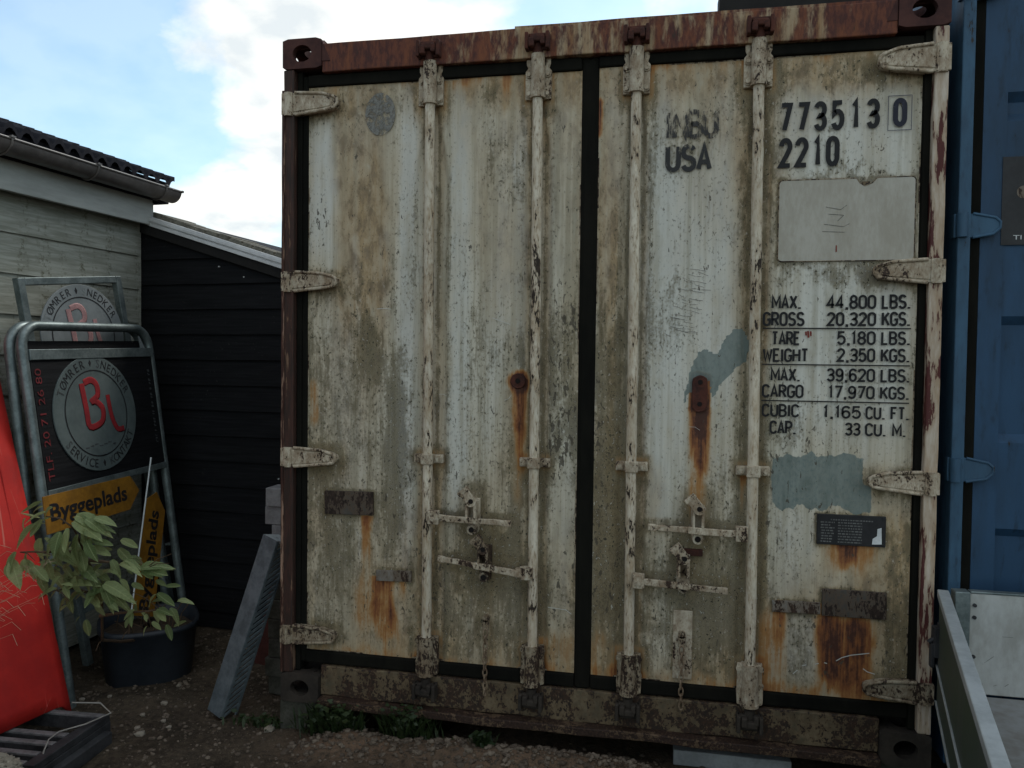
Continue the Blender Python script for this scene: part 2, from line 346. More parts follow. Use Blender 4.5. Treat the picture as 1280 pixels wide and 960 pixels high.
CREAM = (.53, .465, .355)
M = {}
M['door'] = door_mat()
M['cream'] = peel('cream_paint_chipped_to_rust', CREAM, (.060, .034, .022), .35, 42, .6, (.19, .13, .075), .75)
M['cream_rod'] = peel('cream_rod_paint_flaking', (.66, .60, .48), (.055, .038, .026), .325, 36, .30, (.33, .23, .125), .55)
M['cream_low'] = peel('cream_paint_mostly_rusted', (.38, .33, .24), (.06, .036, .024), .46, 42, .6, (.13, .092, .055), .8)
def header_mat():
    k = NT('header_rust_and_cream', .8); v = k.vec((1, 1, .32)); n1 = k.noise(v, 16, 7, .65, .3); n2 = k.noise(v, 70, 5, .65); st_ = k.noise(k.vec((30, 1, 1.5)), 1, 5, .6); big = k.noise(k.vec((1, 0, 0)), 2.3, 3)
    q = k.t.nodes.new('ShaderNodeSeparateXYZ'); k.t.links.new(k.tc, q.inputs[0])
    bare = k.math('ADD', k.math('SUBTRACT', 1.0, k.ss(q.outputs[0], .25, .75)), k.ss(q.outputs[0], 1.95, 2.25))
    f = k.math('ADD', k.math('ADD', k.math('MULTIPLY', n1, .55), k.math('MULTIPLY', st_, .15)), k.math('ADD', k.math('MULTIPLY', n2, .20), k.math('MULTIPLY', big, .25)))
    th = k.math('SUBTRACT', .575, k.math('MULTIPLY', bare, .17)); rf = k.ss(f, k.math('SUBTRACT', th, .08), k.math('ADD', th, .04))
    paint = k.mix(k.ss(st_, .35, .65), (.36, .285, .185), (.25, .135, .06)); rust = k.mix(k.ss(n2, .38, .62), (.135, .045, .026), (.065, .024, .02))
    rust = k.mix(k.math('MULTIPLY', k.ss(n1, .5, .68), .5), rust, (.22, .075, .03)); sp = k.ss(n2, .66, .70)
    k.col(k.mix(sp, k.mix(rf, paint, rust), (.045, .03, .022))); k.bump(k.math('SUBTRACT', n2, rf), .5, .003); return k.m
M['header'] = header_mat()
M['fitting'] = plain('dark_red_brown_steel', (.085, .04, .034), .5, 9, .85, c2=(.048, .025, .024), spec=.1)
M['fit_low'] = plain('black_brown_sooty_steel', (.045, .036, .028), .5, 9, .85, c2=(.02, .016, .013))
M['post_l'] = peel('left_post_rust', (.34, .22, .15), (.055, .024, .017), .74, 26, .12, (.06, .03, .02), .9, rust2=(.028, .017, .013))
M['post_edge'] = peel('flaked_post_edge', (.50, .33, .25), (.075, .03, .02), .56, 22, .10, (.10, .05, .03), .7)
M['post_r'] = peel('right_post_paint_over_rust', (.56, .50, .42), (.105, .028, .02), .50, 12, .16, (.30, .17, .06), .55, rust2=(.07, .018, .016))
M['gasket'] = plain('perished_black_rubber', (.011, .0105, .008), .5, 7, .9, c2=(.006, .006, .005), stretch=(1, 1, .3), spec=.08)
M['sill'] = peel('sill_dirt_and_rust', (.165, .125, .075), (.055, .028, .016), .5, 34, .8, (.045, .04, .026), .8, rust2=(.022, .016, .012))
M['sill_lip'] = peel('sill_lip_rust', (.12, .08, .052), (.045, .024, .016), .6, 36, 1, (.05, .036, .024), .85, axis=0)
M['side'] = peel('side_wall_cream_rust', (.36, .33, .26), (.10, .04, .022), .5, 4, .3, (.12, .09, .06), .6)
M['letter'] = letter_mat('stencil_black_paint', (.010, .010, .011), .74, .82)
M['letter_worn'] = letter_mat('stencil_black_paint_worn_away', (.035, .033, .032), .46, .60, (1.6, 1, .5), 70, (2.34, 2.44, .05))
M['letter_part'] = letter_mat('stencil_black_paint_partly_worn', (.026, .026, .026), .58, .64, (1.4, 1, .5), 60, (2.26, 2.33, .10))
M['letter_box'] = letter_mat('thin_blue_black_line', (.05, .055, .08), .60, .70)
M['letter_navy'] = letter_mat('stencil_navy_paint', (.014, .016, .028), .68, .76)
M['placard'] = plain('old_placard_paint', (.43, .41, .355), .25, 7, .65, c2=(.33, .305, .25), stretch=(1, 1, .35), fine=14)
M['plate_dark'] = peel('tarnished_dark_plate', (.082, .075, .064), (.045, .028, .02), .40, 30, .5, (.045, .04, .034), .8, .65)
M['plate_mid'] = peel('tarnished_grey_plate', (.20, .185, .16), (.07, .04, .026), .40, 34, .5, (.10, .08, .06), .8, .65)
M['plate_black'] = plain('black_enamel_data_plate', (.022, .022, .024), .4, 14, .45)
M['plate_print'] = plain('etched_plate_print', (.15, .15, .145), .5, 40, .5)
M['sticker'] = letter_mat('scraped_grey_sticker', (.20, .195, .175), .40, .60, (1, 1, .8), 75)
M['white_tag'] = plain('white_sticker_remnant', (.60, .62, .62), .2, 20)
M['rust'] = plain('bare_red_rust', (.085, .028, .018), .6, 25, .9, c2=(.038, .016, .013), bump=.6)
M['hole'] = plain('hollow_shadow_steel', (.012, .009, .008), .3, 20, .95)
M['chain'] = plain('rusty_chain_steel', (.30, .23, .155), .6, 30, .7, c2=(.10, .06, .035))
M['redmark'] = plain('red_crayon', (.22, .03, .02), .4, 60)
M['scratch'] = letter_mat('pale_scratch', (.50, .50, .46), .55, .70, (1, 1, 1), 90)
M['pencil'] = letter_mat('dark_scribble', (.09, .09, .08), .50, .62, (1, 1, 1), 90)
M['blue'] = peel('faded_blue_container_paint', (.022, .066, .132), (.05, .046, .045), .20, 9, .25, (.014, .036, .066), .8, .6)
M['blue_edge'] = peel('scuffed_blue_edge_paint', (.042, .105, .175), (.055, .046, .04), .26, 16, .3, (.024, .052, .088), .7, .6)
def blackboard():
    k = NT('matt_black_board', .7, 0, .15); g = k.noise(k.vec((1.2, 1.2, 26)), 3, 6, .65, .4); d = k.noise(None, 60, 5, .7); w = k.noise(None, 1.6, 4)
    col = k.mix(k.ss(g, .35, .7), (.005, .0055, .0065), (.011, .0115, .013)); k.col(k.mix(k.math('MULTIPLY', k.ss(d, .62, .70), k.ss(w, .45, .65)), col, (.05, .048, .044))); k.bump(g, .4, .003); return k.m
M['black'] = blackboard()
def soil_mat():
    k = NT('damp_brown_soil', .95, 0, .1)
    a = k.noise(None, 3.5, 6, .6); b = k.noise(None, 38, 6, .7); c = k.noise(None, 140, 4, .6)
    f = k.math('ADD', k.math('MULTIPLY', a, .5), k.math('MULTIPLY', b, .5))
    col = k.mix(k.ss(f, .35, .65), (.032, .026, .019), (.10, .077, .054))
    red = k.attr('soil')[0]
    col = k.mix(k.math('MULTIPLY', red, k.ss(b, .3, .6)), col, (.155, .10, .066))
    col = k.mix(k.ss(c, .66, .72), col, (.20, .18, .15)); k.col(col); k.bump(k.math('ADD', b, k.math('MULTIPLY', c, .5)), .9, .012); return k.m
M['soil'] = soil_mat()
def stone_mat(name, c, d):
    k = NT(name, .9, 0, .2); oi = k.t.nodes.new('ShaderNodeTexVoronoi'); oi.inputs['Scale'].default_value = 35; k.t.links.new(k.tc, oi.inputs['Vector'])
    sp = k.t.nodes.new('ShaderNodeSeparateColor'); k.t.links.new(oi.outputs['Color'], sp.inputs[0])
    k.col(k.mix(k.math('MULTIPLY', sp.outputs[0], k.noise(None, 60, 4)), c, d)); k.bump(k.noise(None, 90, 4), .4, .003); return k.m
M['stone'] = stone_mat('mixed_gravel_stone', (.062, .046, .034), (.26, .21, .16))
M['stone_pale'] = stone_mat('pale_pebble_stone', (.18, .155, .12), (.42, .37, .30))
def board_mat():
    # painted boards, pale where washed, algae in the grain
    k = NT('grey_weatherboard_with_algae', .85); v = k.vec((3, 1.2, 14))
    g = k.noise(v, 4, 7, .65, .5); sp = k.noise(None, 55, 6, .7); st = k.noise(k.vec((10, 10, .8)), 1.5, 4)
    col = k.mix(k.ss(g, .35, .65), (.215, .22, .18), (.335, .345, .30))
    col = k.mix(k.math('MULTIPLY', k.ss(sp, .5, .62), k.ss(st, .42, .62)), col, (.12, .115, .08)); k.col(col); k.bump(g, .3, .002); return k.m
M['board'] = board_mat()
M['fascia'] = plain('grey_fascia_paint', (.40, .41, .38), .3, 3, .7, c2=(.30, .31, .285), stretch=(3, .6, 3))
M['gutter'] = plain('dark_grey_plastic_gutter', (.13, .115, .105), .4, 5, .38, c2=(.075, .066, .06), spec=.5)
M['roof'] = plain('dark_slate_roof', (.020, .020, .025), .5, 9, .85, c2=(.010, .010, .014), spec=.12)
M['verge'] = plain('galvanised_flashing', (.66, .67, .67), .2, 6, .6, .0)
M['lump'] = plain('lichen_grey_tile', (.17, .16, .13), .5, 22, .9, c2=(.08, .075, .06))
M['galv'] = plain('dull_galvanised_tube', (.19, .225, .225), .45, 16, .45, .55, c2=(.10, .125, .125))
M['galv_flat'] = plain('galvanised_steel_plank', (.155, .185, .20), .4, 16, .55, .3, c2=(.085, .105, .115), fine=5)
M['disc'] = plain('brushed_grey_disc', (.105, .13, .128), .3, 5, .6, .1, c2=(.07, .09, .09))
M['disc_pale'] = plain('pale_grey_disc', (.20, .22, .225), .25, 5, .55, .1, c2=(.145, .165, .17))
M['signred'] = plain('red_vinyl', (.26, .022, .026), .35, 14, .75, c2=(.17, .018, .022), spec=.1)
M['signred_dim'] = plain('faded_red_vinyl', (.17, .02, .024), .5, 20, .6)
M['signred_pale'] = plain('bleached_red_vinyl', (.36, .20, .20), .3, 20, .6)
M['ink'] = plain('black_vinyl_lettering', (.018, .018, .02), .4, 20, .5)
M['ink_grey'] = plain('faded_grey_lettering', (.065, .072, .075), .5, 30, .6)
M['ink_ghost'] = plain('ghost_lettering', (.20, .225, .225), .4, 30, .6)
M['yellow'] = plain('dirty_amber_sign_face', (.29, .135, .014), .35, 9, .55, c2=(.17, .078, .010))
def red_mat():
    k = NT('red_painted_sheet', .5, 0, .3); a = k.noise(None, 4, 6, .6); b = k.noise(k.vec((14, 14, 1.2)), 1, 5, .6); c = k.noise(None, 70, 5, .7); sc = k.voro(k.vec((1, 1, .25)), 9, 'DISTANCE_TO_EDGE')
    col = k.mix(k.ss(a, .35, .65), (.33, .014, .012), (.47, .022, .016)); col = k.mix(k.math('MULTIPLY', k.ss(b, .5, .72), .45), col, (.20, .016, .014))
    col = k.mix(k.math('MULTIPLY', k.ss(c, .62, .70), .5), col, (.12, .03, .022)); col = k.mix(k.math('MULTIPLY', k.math('SUBTRACT', 1.0, k.ss(sc, .002, .008)), k.ss(a, .52, .6)), col, (.48, .12, .09))
    k.col(col); k.rough(k.math('ADD', .38, k.math('MULTIPLY', b, .35))); k.bump(k.math('ADD', k.math('MULTIPLY', c, .3), a), .15, .01); return k.m
M['red'] = red_mat()
M['tub'] = plain('dark_blue_plastic_tub', (.022, .026, .033), .35, 6, .5, c2=(.013, .016, .021), spec=.3)
M['compost'] = plain('dry_compost', (.05, .035, .022), .6, 40, .95, bump=.8)
M['leaf'] = None
def leaf_mat(name, a, b, tr=.25, veins=False):
    k = NT(name, .5, 0, .35); oi = k.t.nodes.new('ShaderNodeObjectInfo')
    n = k.noise(None, 9 if veins else 25, 4); f = k.math('ADD', k.math('MULTIPLY', oi.outputs['Random'], .7), k.math('MULTIPLY', n, .3)); c = k.mix(f, a, b)
    if veins:
        q = k.t.nodes.new('ShaderNodeSeparateXYZ'); k.t.links.new(k.tc, q.inputs[0]); ax = k.math('ABSOLUTE', q.outputs[0])
        rib = k.math('SUBTRACT', 1.0, k.ss(ax, .006, .022)); w = k.math('SINE', k.math('MULTIPLY', k.math('SUBTRACT', q.outputs[1], k.math('MULTIPLY', ax, .8)), 62.0)); vn = k.ss(w, .80, .98)
        c = k.mix(k.math('MAXIMUM', k.math('MULTIPLY', rib, .6), k.math('MULTIPLY', vn, .28)), c, tuple(min(1, x*1.25+.03) for x in b))
        c = k.mix(k.math('MULTIPLY', k.ss(k.noise(None, 14, 5), .60, .66), .6), c, (.16, .11, .05)); k.bump(k.math('ADD', k.math('MULTIPLY', vn, -1.0), n), .5, .01)
    k.col(c)
    out = k.t.nodes['Material Output']; t = k.t.nodes.new('ShaderNodeBsdfTranslucent'); t.inputs['Color'].default_value = tuple(min(1, q*1.3) for q in b)+(1,)
    mx = k.t.nodes.new('ShaderNodeMixShader'); mx.inputs[0].default_value = tr
    k.t.links.new(k.b.outputs[0], mx.inputs[1]); k.t.links.new(t.outputs[0], mx.inputs[2]); k.t.links.new(mx.outputs[0], out.inputs['Surface']); return k.m
M['leaf'] = leaf_mat('grey_green_leaf', (.03, .075, .016), (.30, .34, .15), .30, True)
M['weed'] = leaf_mat('dark_weed_leaf', (.014, .028, .009), (.036, .056, .018))
M['stem'] = plain('brown_twig', (.10, .062, .035), .5, 30, .8)
M['straw'] = plain('dry_pale_grass_stalk', (.42, .30, .20), .3, 30, .8)
M['steelblack'] = plain('black_steel_grille', (.055, .055, .058), .5, 14, .6, .2, c2=(.025, .025, .027))
M['steeledge'] = plain('worn_grey_steel_edge', (.20, .195, .195), .4, 20, .6, .2, c2=(.10, .10, .10))
M['block'] = plain('grey_concrete_block', (.23, .225, .225), .35, 18, .9, c2=(.15, .145, .145), bump=.5)
M['mossblock'] = plain('mossy_dark_block', (.075, .072, .06), .5, 18, .95, c2=(.035, .036, .026), bump=.5)
M['alu'] = plain('dull_aluminium_profile', (.48, .51, .51), .25, 10, .42, .35, c2=(.36, .385, .385))
M['trailer_side'] = plain('algae_green_side_panel', (.038, .062, .036), .4, 5, .5, c2=(.06, .072, .062), stretch=(1, 1, .5))
M['trailer_head'] = plain('grey_phenolic_headboard', (.42, .43, .415), .2, 5, .55, c2=(.28, .28, .255), stretch=(1, 1, .5), fine=9)
M['trailer_floor'] = plain('worn_grey_trailer_floor', (.24, .25, .25), .35, 5, .6, c2=(.16, .15, .135))
M['tyre'] = plain('black_tyre_rubber', (.02, .02, .02), .3, 20, .85)
M['plank'] = plain('blackened_timber', (.016, .015, .014), .4, 8, .85)
M['rusty_sheet'] = plain('red_brown_old_board', (.075, .022, .016), .5, 12, .85)
M['concrete_piece'] = plain('pale_grey_concrete_strip', (.30, .31, .315), .3, 12, .85, c2=(.20, .205, .205))
M['twine'] = plain('grey_twine', (.30, .28, .25), .3, 40, .9)

# ------------------------------------------------------------------ ground
def mound(x, y):
    h = .066*np.exp(-(np.abs(x-1.02)/.52)**4)*np.exp(-((y+.075)/.10)**2)
    h += .058*np.exp(-((x-.33)/.16)**2)*np.exp(-((y+.09)/.085)**2)
    h += .180*np.exp(-(((x+.66)/.27)**2+((y+.735)/.085)**2))
    h += .012*np.sin(x*7.1+1)*np.sin(y*6.3)+.006*np.sin(x*19)*np.cos(y*23)+.004*np.sin(x*41+y*13)*np.sin(y*37-x*11)
    h += .045*np.exp(-((x-.75)/.9)**2)*np.exp(-((y+.35)/.22)**2)
    return h-.004
def soil_attr(x, y):
    return np.clip(1.2*np.exp(-((x-.33)/.20)**2-((y+.10)/.12)**2)+.9*np.exp(-((x-1.0)/.6)**2-((y+.09)/.2)**2), 0, 1)
xs = np.unique(np.concatenate([[-60, -30, -15, -8, -5, -3.5], np.arange(-2.6, 3.01, .035), [3.6, 5, 8, 15, 30, 60]]))
ys = np.unique(np.concatenate([[-60, -30, -15, -9, -6, -4, -3, -2.4, -2], np.arange(-1.6, 1.21, .035), [1.6, 2.5, 4, 8, 15, 30, 60]]))
X, Y = np.meshgrid(xs, ys); Zg = mound(X, Y)*(np.abs(X) < 4)*(np.abs(Y) < 3)
me = bpy.data.meshes.new('ground'); nx = len(xs)
me.from_pydata(list(zip(X.ravel(), Y.ravel(), Zg.ravel())), [], [(j*nx+i, j*nx+i+1, (j+1)*nx+i+1, (j+1)*nx+i) for j in range(len(ys)-1) for i in range(nx-1)])
me.polygons.foreach_set('use_smooth', [True]*len(me.polygons))
ca = me.color_attributes.new('soil', 'FLOAT_COLOR', 'POINT'); sa = soil_attr(X, Y).ravel()
ca.data.foreach_set('color', np.stack([sa, sa, sa, np.ones_like(sa)], 1).astype(np.float32).ravel())
tag(link('ground', me, M['soil']), kind='structure')
def gz(x, y): return float(mound(np.array(x), np.array(y)))

# ------------------------------------------------------------------ the old white container
box = empty('shipping_container', (0, 0, 0), label='old cream-white shipping container with rust streaks and black stencilled weights', cat='container')
ZB, ZT = .12, 2.783; W = 2.438; LEN = 6.06
def fitting(x0, sx, z0, mat, y=0.0, back=False):
    """hollow corner casting; sx=+1 when its outer side faces -x"""
    m = MB(); w, l, h = .164, .178, .118; t = .028
    cx, cz = x0+w/2, z0+h/2
    yy = y if not back else y-l
    m.holed(Matrix.Translation((cx, yy, cz)), w, h, .040, .033, t)
    ox = x0 if sx > 0 else x0+w
    m.holed(Matrix.Translation((ox, yy+l/2+t*.5+.001, cz)) @ Matrix.Rotation(R(-90 if sx > 0 else 90), 4, 'Z'), l-t-.002, h-.002, .045, .033, t)
    m.holed(Matrix.Translation((cx, yy+l/2+t*.5+.001, z0+h-.001)) @ Matrix.Rotation(R(-90), 4, 'X'), w-2*t-.002, l-t-.004, .030, .052, .03)
    ix = x0+w-t if sx > 0 else x0
    m.box(ix, ix+t, yy+t+.001, yy+l, z0+.001, z0+h-.002)
    m.box(x0+.001, x0+w-.001, yy+t+.001, yy+l, z0+.0005, z0+t)
    m.box(x0+.001, x0+w-.001, yy+l-.02, yy+l+.001, z0+t+.001, z0+h-.004)
    o = m.build('corner_fitting', mat, box); return o
fitting(-.001, 1, ZT-.118, M['fitting']); fitting(W-.163, -1, ZT-.118, M['fitting'])
fitting(-.001, 1, ZB, M['fit_low']); fitting(W-.163, -1, ZB, M['fit_low'])
for x0, sx in ((-.001, 1), (W-.163, -1)):
    for z0 in (ZB, ZT-.118): fitting(x0, sx, z0, M['fitting'], LEN, True)
# header rail, its roof lip, sill
m = MB(); m.box(.163, W-.165, .006, .11, 2.648, 2.761); o = m.build('header_rail', M['header'], box, .004); cuts(o); jitter(o, .0035, 5)
m = MB(); m.box(.938, W-.17, .012, .30, 2.7615, 2.771); o = m.build('roof_lip', M['header'], box, .001); cuts(o); jitter(o, .002, 9)
# sloping gussets from casting to rail
for P_ in ([(.163, 2.69), (.20, 2.69), (.163, 2.776)], [(W-.165, 2.69), (W-.165, 2.776), (W-.20, 2.69)]): m = MB(); m.prism(P_, .004, .09); m.build('rail_gusset', M['fitting'], box, .002)
m = MB(); m.box(.163, W-.165, .02, .14, .150, .272); o = m.build('sill', M['sill'], box, .004); cuts(o); jitter(o, .005, 7)
m = MB(); m.box(.165, W-.167, -.022, .13, .118, .149); o = m.build('sill_lip', M['sill_lip'], box, .004); cuts(o); jitter(o, .006, 5)
# corner posts
m = MB(); m.box(.001, .047, .004, .14, ZB+.119, ZT-.119); o = m.build('corner_post', M['post_l'], box, .005); cuts(o); jitter(o, .002, 8)
m = MB(); m.box(W-.045, W-.001, .004, .14, ZB+.119, ZT-.119); o = m.build('corner_post', M['post_r'], box, .005); cuts(o); jitter(o, .002, 8)
for x_ in (.048, W-.068): m = MB(); m.box(x_, x_+.022, .030, .13, ZB+.12, ZT-.12); m.build('post_flange', M['gasket'], box, .003)
m = MB(); m.box(-.0035, .0085, -.001, .05, ZB+.12, ZT-.20); o = m.build('post_edge', M['post_edge'], box, .002); cuts(o); jitter(o, .0015, 14)
# corrugated sides, roof, back
def corrug(name, axis):
    vs = []; fs = []; prof = [(0, 0), (.07, 0), (.105, .03), (.175, .03), (.21, 0)]
    pts = []; p0 = .15
    while p0 < LEN-.25:
        for a, d in prof[:-1]: pts.append((p0+a, d))
        p0 += .21
    pts.append((LEN-.15, 0))
    for a, d in pts:
        if axis == 'L': vs += [(.012+d, a, .25), (.012+d, a, 2.68)]
        elif axis == 'R': vs += [(W-.012-d, a, .25), (W-.012-d, a, 2.68)]
        else: vs += [(.03, a, 2.745-d*.6), (W-.03, a, 2.745-d*.6)]
    n = len(pts); fs = [(2*i, 2*i+2, 2*i+3, 2*i+1) for i in range(n-1)]
    mm = MB(); mm.add(vs, fs); return mm.build(name, M['side'], box)
corrug('side_wall', 'L'); corrug('side_wall', 'R'); corrug('roof_panel', 'T')
m = MB()
for x in (.008, W-.068):
    m.box(x, x+.06, .18, LEN-.18, ZB+.02, ZB+.16); m.box(x, x+.06, .18, LEN-.18, ZT-.11, ZT-.03)
m.box(.05, W-.05, .15, LEN-.05, .17, .20); m.build('side_rail', M['side'], box)
m = MB(); m.box(.01, W-.01, LEN-.06, LEN-.02, ZB+.12, ZT-.03); m.build('back_wall', M['side'], box)

# ---- painted stain and hardware-shade masks for the doors
def vnoise(x, z, sx, sz, seed):
    r = np.random.default_rng(seed); G = r.random((220, 220)); u = x*sx+37.3; v = z*sz+11.7
    i = np.floor(u).astype(int); j = np.floor(v).astype(int); a = u-i; b = v-j; a = a*a*(3-2*a); b = b*b*(3-2*b); i %= 219; j %= 219
    return G[i, j]*(1-a)*(1-b)+G[i+1, j]*a*(1-b)+G[i, j+1]*(1-a)*b+G[i+1, j+1]*a*b
def fbm(x, z, sx, sz, seed): return sum(vnoise(x, z, sx*2**k, sz*2**k, seed+k)*.5**k for k in range(4))/1.875
def sst(t): t = np.clip(t, 0, 1); return t*t*(3-2*t)
def softbox(x, z, x0, x1, z0, z1, sx=.02, sz=.04, warp=.02, seed=1):
    xw = x+(fbm(x, z, 9, 5, seed)-.5)*2*warp; zw = z+(fbm(x, z, 25, 6, seed+9)-.5)*4*warp
    return sst((xw-x0)/sx+.5)*sst((x1-xw)/sx+.5)*sst((zw-z0)/sz+.5)*sst((z1-zw)/sz+.5)
def drip(x, z, xc, w, zt, zb, seed=1, top=1.0, fade=1.3):
    """a run that starts at zt and thins out towards zb, with a ragged lower end"""
    L = zt-zb; n = fbm(x, z*0, 45, 1, seed); end = zb+L*.55*(1-n)
    t = np.clip((zt-z)/np.maximum(zt-end, .02), 0, 1.4); xw = x+(fbm(x, z, 6, 4, seed+3)-.5)*.03
    return top*sst((w/2-np.abs(xw-xc))/(w*.45)+.35)*np.clip(1-t, 0, 1)**(1/fade)*(z < zt+.006)
def seg(x, z, x0, z0, x1, z1, w):
    dx, dz = x1-x0, z1-z0; t = np.clip(((x-x0)*dx+(z-z0)*dz)/(dx*dx+dz*dz), 0, 1); d = np.hypot(x-x0-t*dx, z-z0-t*dz); return sst(1-d/w)
def inpoly(x, z, P):
    c = np.zeros(x.shape, bool); n = len(P)
    for i in range(n):
        (a, b), (e, f) = P[i], P[i-1]
        k = ((b > z) != (f > z)) & (x < (e-a)*(z-b)/(f-b+1e-12)+a); c ^= k
    return c.astype(float)
CH = {0: [(.611, .072), (1.032, .058)], 1: [(1.397, .056), (1.828, .05)]}      # lock-rod flutes: centre, half width
def door_grid(x0, x1, z0, z1, side):
    step = .0075; gx = np.linspace(x0, x1, int((x1-x0)/step)+1); gzz = np.linspace(z0, z1, int((z1-z0)/step)+1)
    Xd, Zd = np.meshgrid(gx, gzz); Yd = np.full(Xd.shape, .040)
    for c, hw in CH[side]:
        e = sst((z1-.10-Zd)/.30)*.6+.4
        d = np.clip((hw*e-np.abs(Xd-c))/.016, 0, 1); Yd += .011*sst(d)*sst((z1-.02-Zd)/.06)
    Yd += (fbm(Xd, Zd, 3, 2.5, 50+side)-.5)*.006+(fbm(Xd, Zd, 14, 10, 60+side)-.5)*.0015
    return gx, gzz, Xd, Yd, Zd
def make_door(side, x0, x1, z0, z1):
    d = empty('door', (0, 0, 0)); d.parent = box
    gx, gzz, x, y, z = door_grid(x0, x1, z0, z1, side); n = len(gx)
    rust = np.zeros_like(x); grime_shade = np.zeros_like(x); white = np.zeros_like(x); patch = np.zeros_like(x); tan = np.zeros_like(x); bare = np.zeros_like(x)
    hgt = (z-z0)/(z1-z0)
    big = fbm(x, z, 3.2, 1.6, 5+side); bs = fbm(x, z, 12, 1.4, 15+side)
    grime_shade += .34+.65*(big-.5)+.50*(bs-.5)+.13*(1-sst(hgt*1.5))
    bare += .12+.45*np.clip(fbm(x, z, 7, 2.2, 25+side)-.45, 0, 1)*2+.15*(1-hgt)
    tan += .34*(1-sst((hgt-.05)/.5))+.35*np.clip(fbm(x, z, 7, 1.1, 35+side)-.5, 0, 1)*2
    rust += .75*sst((z0+.07*fbm(x, z*0, 16, 1, 66)*1.6-z)/.06)*fbm(x, z, 14, 8, 3)
    rust += .5*sst((z-(z1-.04))/.05)*np.clip(fbm(x, z, 9, 5, 12+side)-.35, 0, 1)*2
    tan += .75*np.clip(fbm(x, z, 2.6, 1.9, 140+side)-.47, 0, 1)*2.5+.95*sst((z-(z1-.18))/.16)*(.3+fbm(x, z, 8, 4, 141))+.35*np.exp(-((x-x0)/.035)**2)+.35*np.exp(-((x1-x)/.035)**2)+.4*sst((z0+.16-z)/.14); grime_shade += .35*np.clip(fbm(x, z, 5, 4, 150+side)-.5, 0, 1)*3
    rust += .30*sst((z-(z1-.10))/.10)*np.clip(fbm(x, z*0, 14, 1, 142+side)-.45, 0, 1)*4
    # grime along the flutes and the fold lines
    for c, hw in CH[side]:
        grime_shade += .30*np.exp(-((np.abs(x-c)-hw)/.012)**2)*(.5+fbm(x, z, 4, 3, 77)); tan += .30*np.exp(-((x-c)/.05)**2)*(.3+.9*(1-hgt))
    grime_shade += .25*np.exp(-((x-x0)/.02)**2)+.25*np.exp(-((x1-x)/.02)**2)
    if side == 0:
        tan += 1.0*softbox(x, z, .21, .43, 1.55, 2.58, .08, .5, .05, 3)+.8*softbox(x, z, .33, .40, 1.75, 2.25, .05, .3, .03, 4)
        tan += .8*drip(x, z, .77, .05, 2.61, 2.42, 4)+1.0*drip(x, z, .905, .06, 2.61, 2.35, 5); rust += .55*drip(x, z, .905, .045, 2.61, 2.42, 6)
        white += .7*np.clip(fbm(x, z, 11, 1.3, 92)-.48, 0, 1)*3*(1-.3*hgt)
        white += .9*softbox(x, z, .10, .20, 1.95, 2.46, .05, .3, .04, 6)+1.0*softbox(x, z, .485, .545, .72, 2.50, .03, .3, .012, 7)
        white += .75*softbox(x, z, .685, .76, .95, 2.52, .04, .4, .015, 8)+.6*softbox(x, z, .94, .985, 1.5, 2.45, .03, .4, .015, 9)
        white += .55*softbox(x, z, .20, .29, .95, 1.75, .05, .4, .03, 10)+.6*softbox(x, z, .64, .72, .38, .75, .03, .2, .02, 11)
        white += .8*seg(x, z, .29, 2.0, .32, 1.62, .022)+.5*seg(x, z, .40, 2.0, .425, 1.7, .02)
        grime_shade += .30*softbox(x, z, .10, .50, 1.0, 1.75, .25, .55, .06, 12)+.55*softbox(x, z, .30, .40, 1.45, 1.65, .06, .15, .04, 13)
        grime_shade += .55*softbox(x, z, .43, .515, .70, 1.50, .05, .3, .02, 14)+.26*softbox(x, z, .12, .48, .36, .95, .2, .3, .05, 15)
        grime_shade += .35*softbox(x, z, .80, .87, 2.15, 2.58, .04, .2, .02, 16)+.5*softbox(x, z, 1.09, 1.19, 1.15, 1.75, .04, .2, .03, 17)
        grime_shade += .30*softbox(x, z, .66, 1.18, .36, .75, .2, .3, .05, 18)
        bare += .5*softbox(x, z, 1.08, 1.19, 1.1, 1.8, .04, .2, .03, 19)+.4*softbox(x, z, .62, .72, .36, .8, .03, .2, .02, 20)+.35*softbox(x, z, .1, .18, 1.7, 2.2, .03, .2, .03, 21)
        rust += .75*drip(x, z, .352, .055, .885, .50, 7)+.35*softbox(x, z, .30, .40, .42, .62, .06, .1, .03, 22)
        rust += 1.0*drip(x, z, .43, .10, .64, .38, 8)+.5*drip(x, z, .50, .04, .63, .5, 9)+.55*softbox(x, z, .38, .50, .38, .50, .08, .08, .04, 23)
        rust += 1.0*drip(x, z, .966, .062, 1.44, 1.02, 10)+.34*softbox(x, z, .945, .990, .95, 1.38, .03, .25, .01, 11)+1.2*np.exp(-(np.hypot(x-.963, z-1.439)/.042)**4)
        tan += .7*drip(x, z, .965, .10, 1.4, .9, 12)+.6*softbox(x, z, .565, .60, .75, 1.10, .02, .1, .01, 24)+.7*softbox(x, z, .635, .66, .85, 1.10, .02, .1, .01, 25)
        rust += .45*softbox(x, z, .10, .14, 1.25, 1.42, .03, .06, .02, 26)+.3*softbox(x, z, 1.08, 1.18, .34, .50, .08, .12, .05, 27)
        tan += .8*softbox(x, z, .75, .86, .60, .90, .06, .1, .03, 28)+.5*softbox(x, z, .80, .86, .42, .66, .03, .1, .02, 29)
        grime_shade += .85*softbox(x, z, .76, .95, .65, .85, .04, .04, .03, 31)
        white += .9*seg(x, z, .315, .82, .325, .66, .006)+.7*seg(x, z, .305, .83, .325, .79, .007)
    else:
        tan += .7*softbox(x, z, 1.262, 1.355, .4, 2.45, .03, .4, .012, 3)+.55*softbox(x, z, 1.30, 1.33, .9, 2.1, .02, .3, .01, 4)
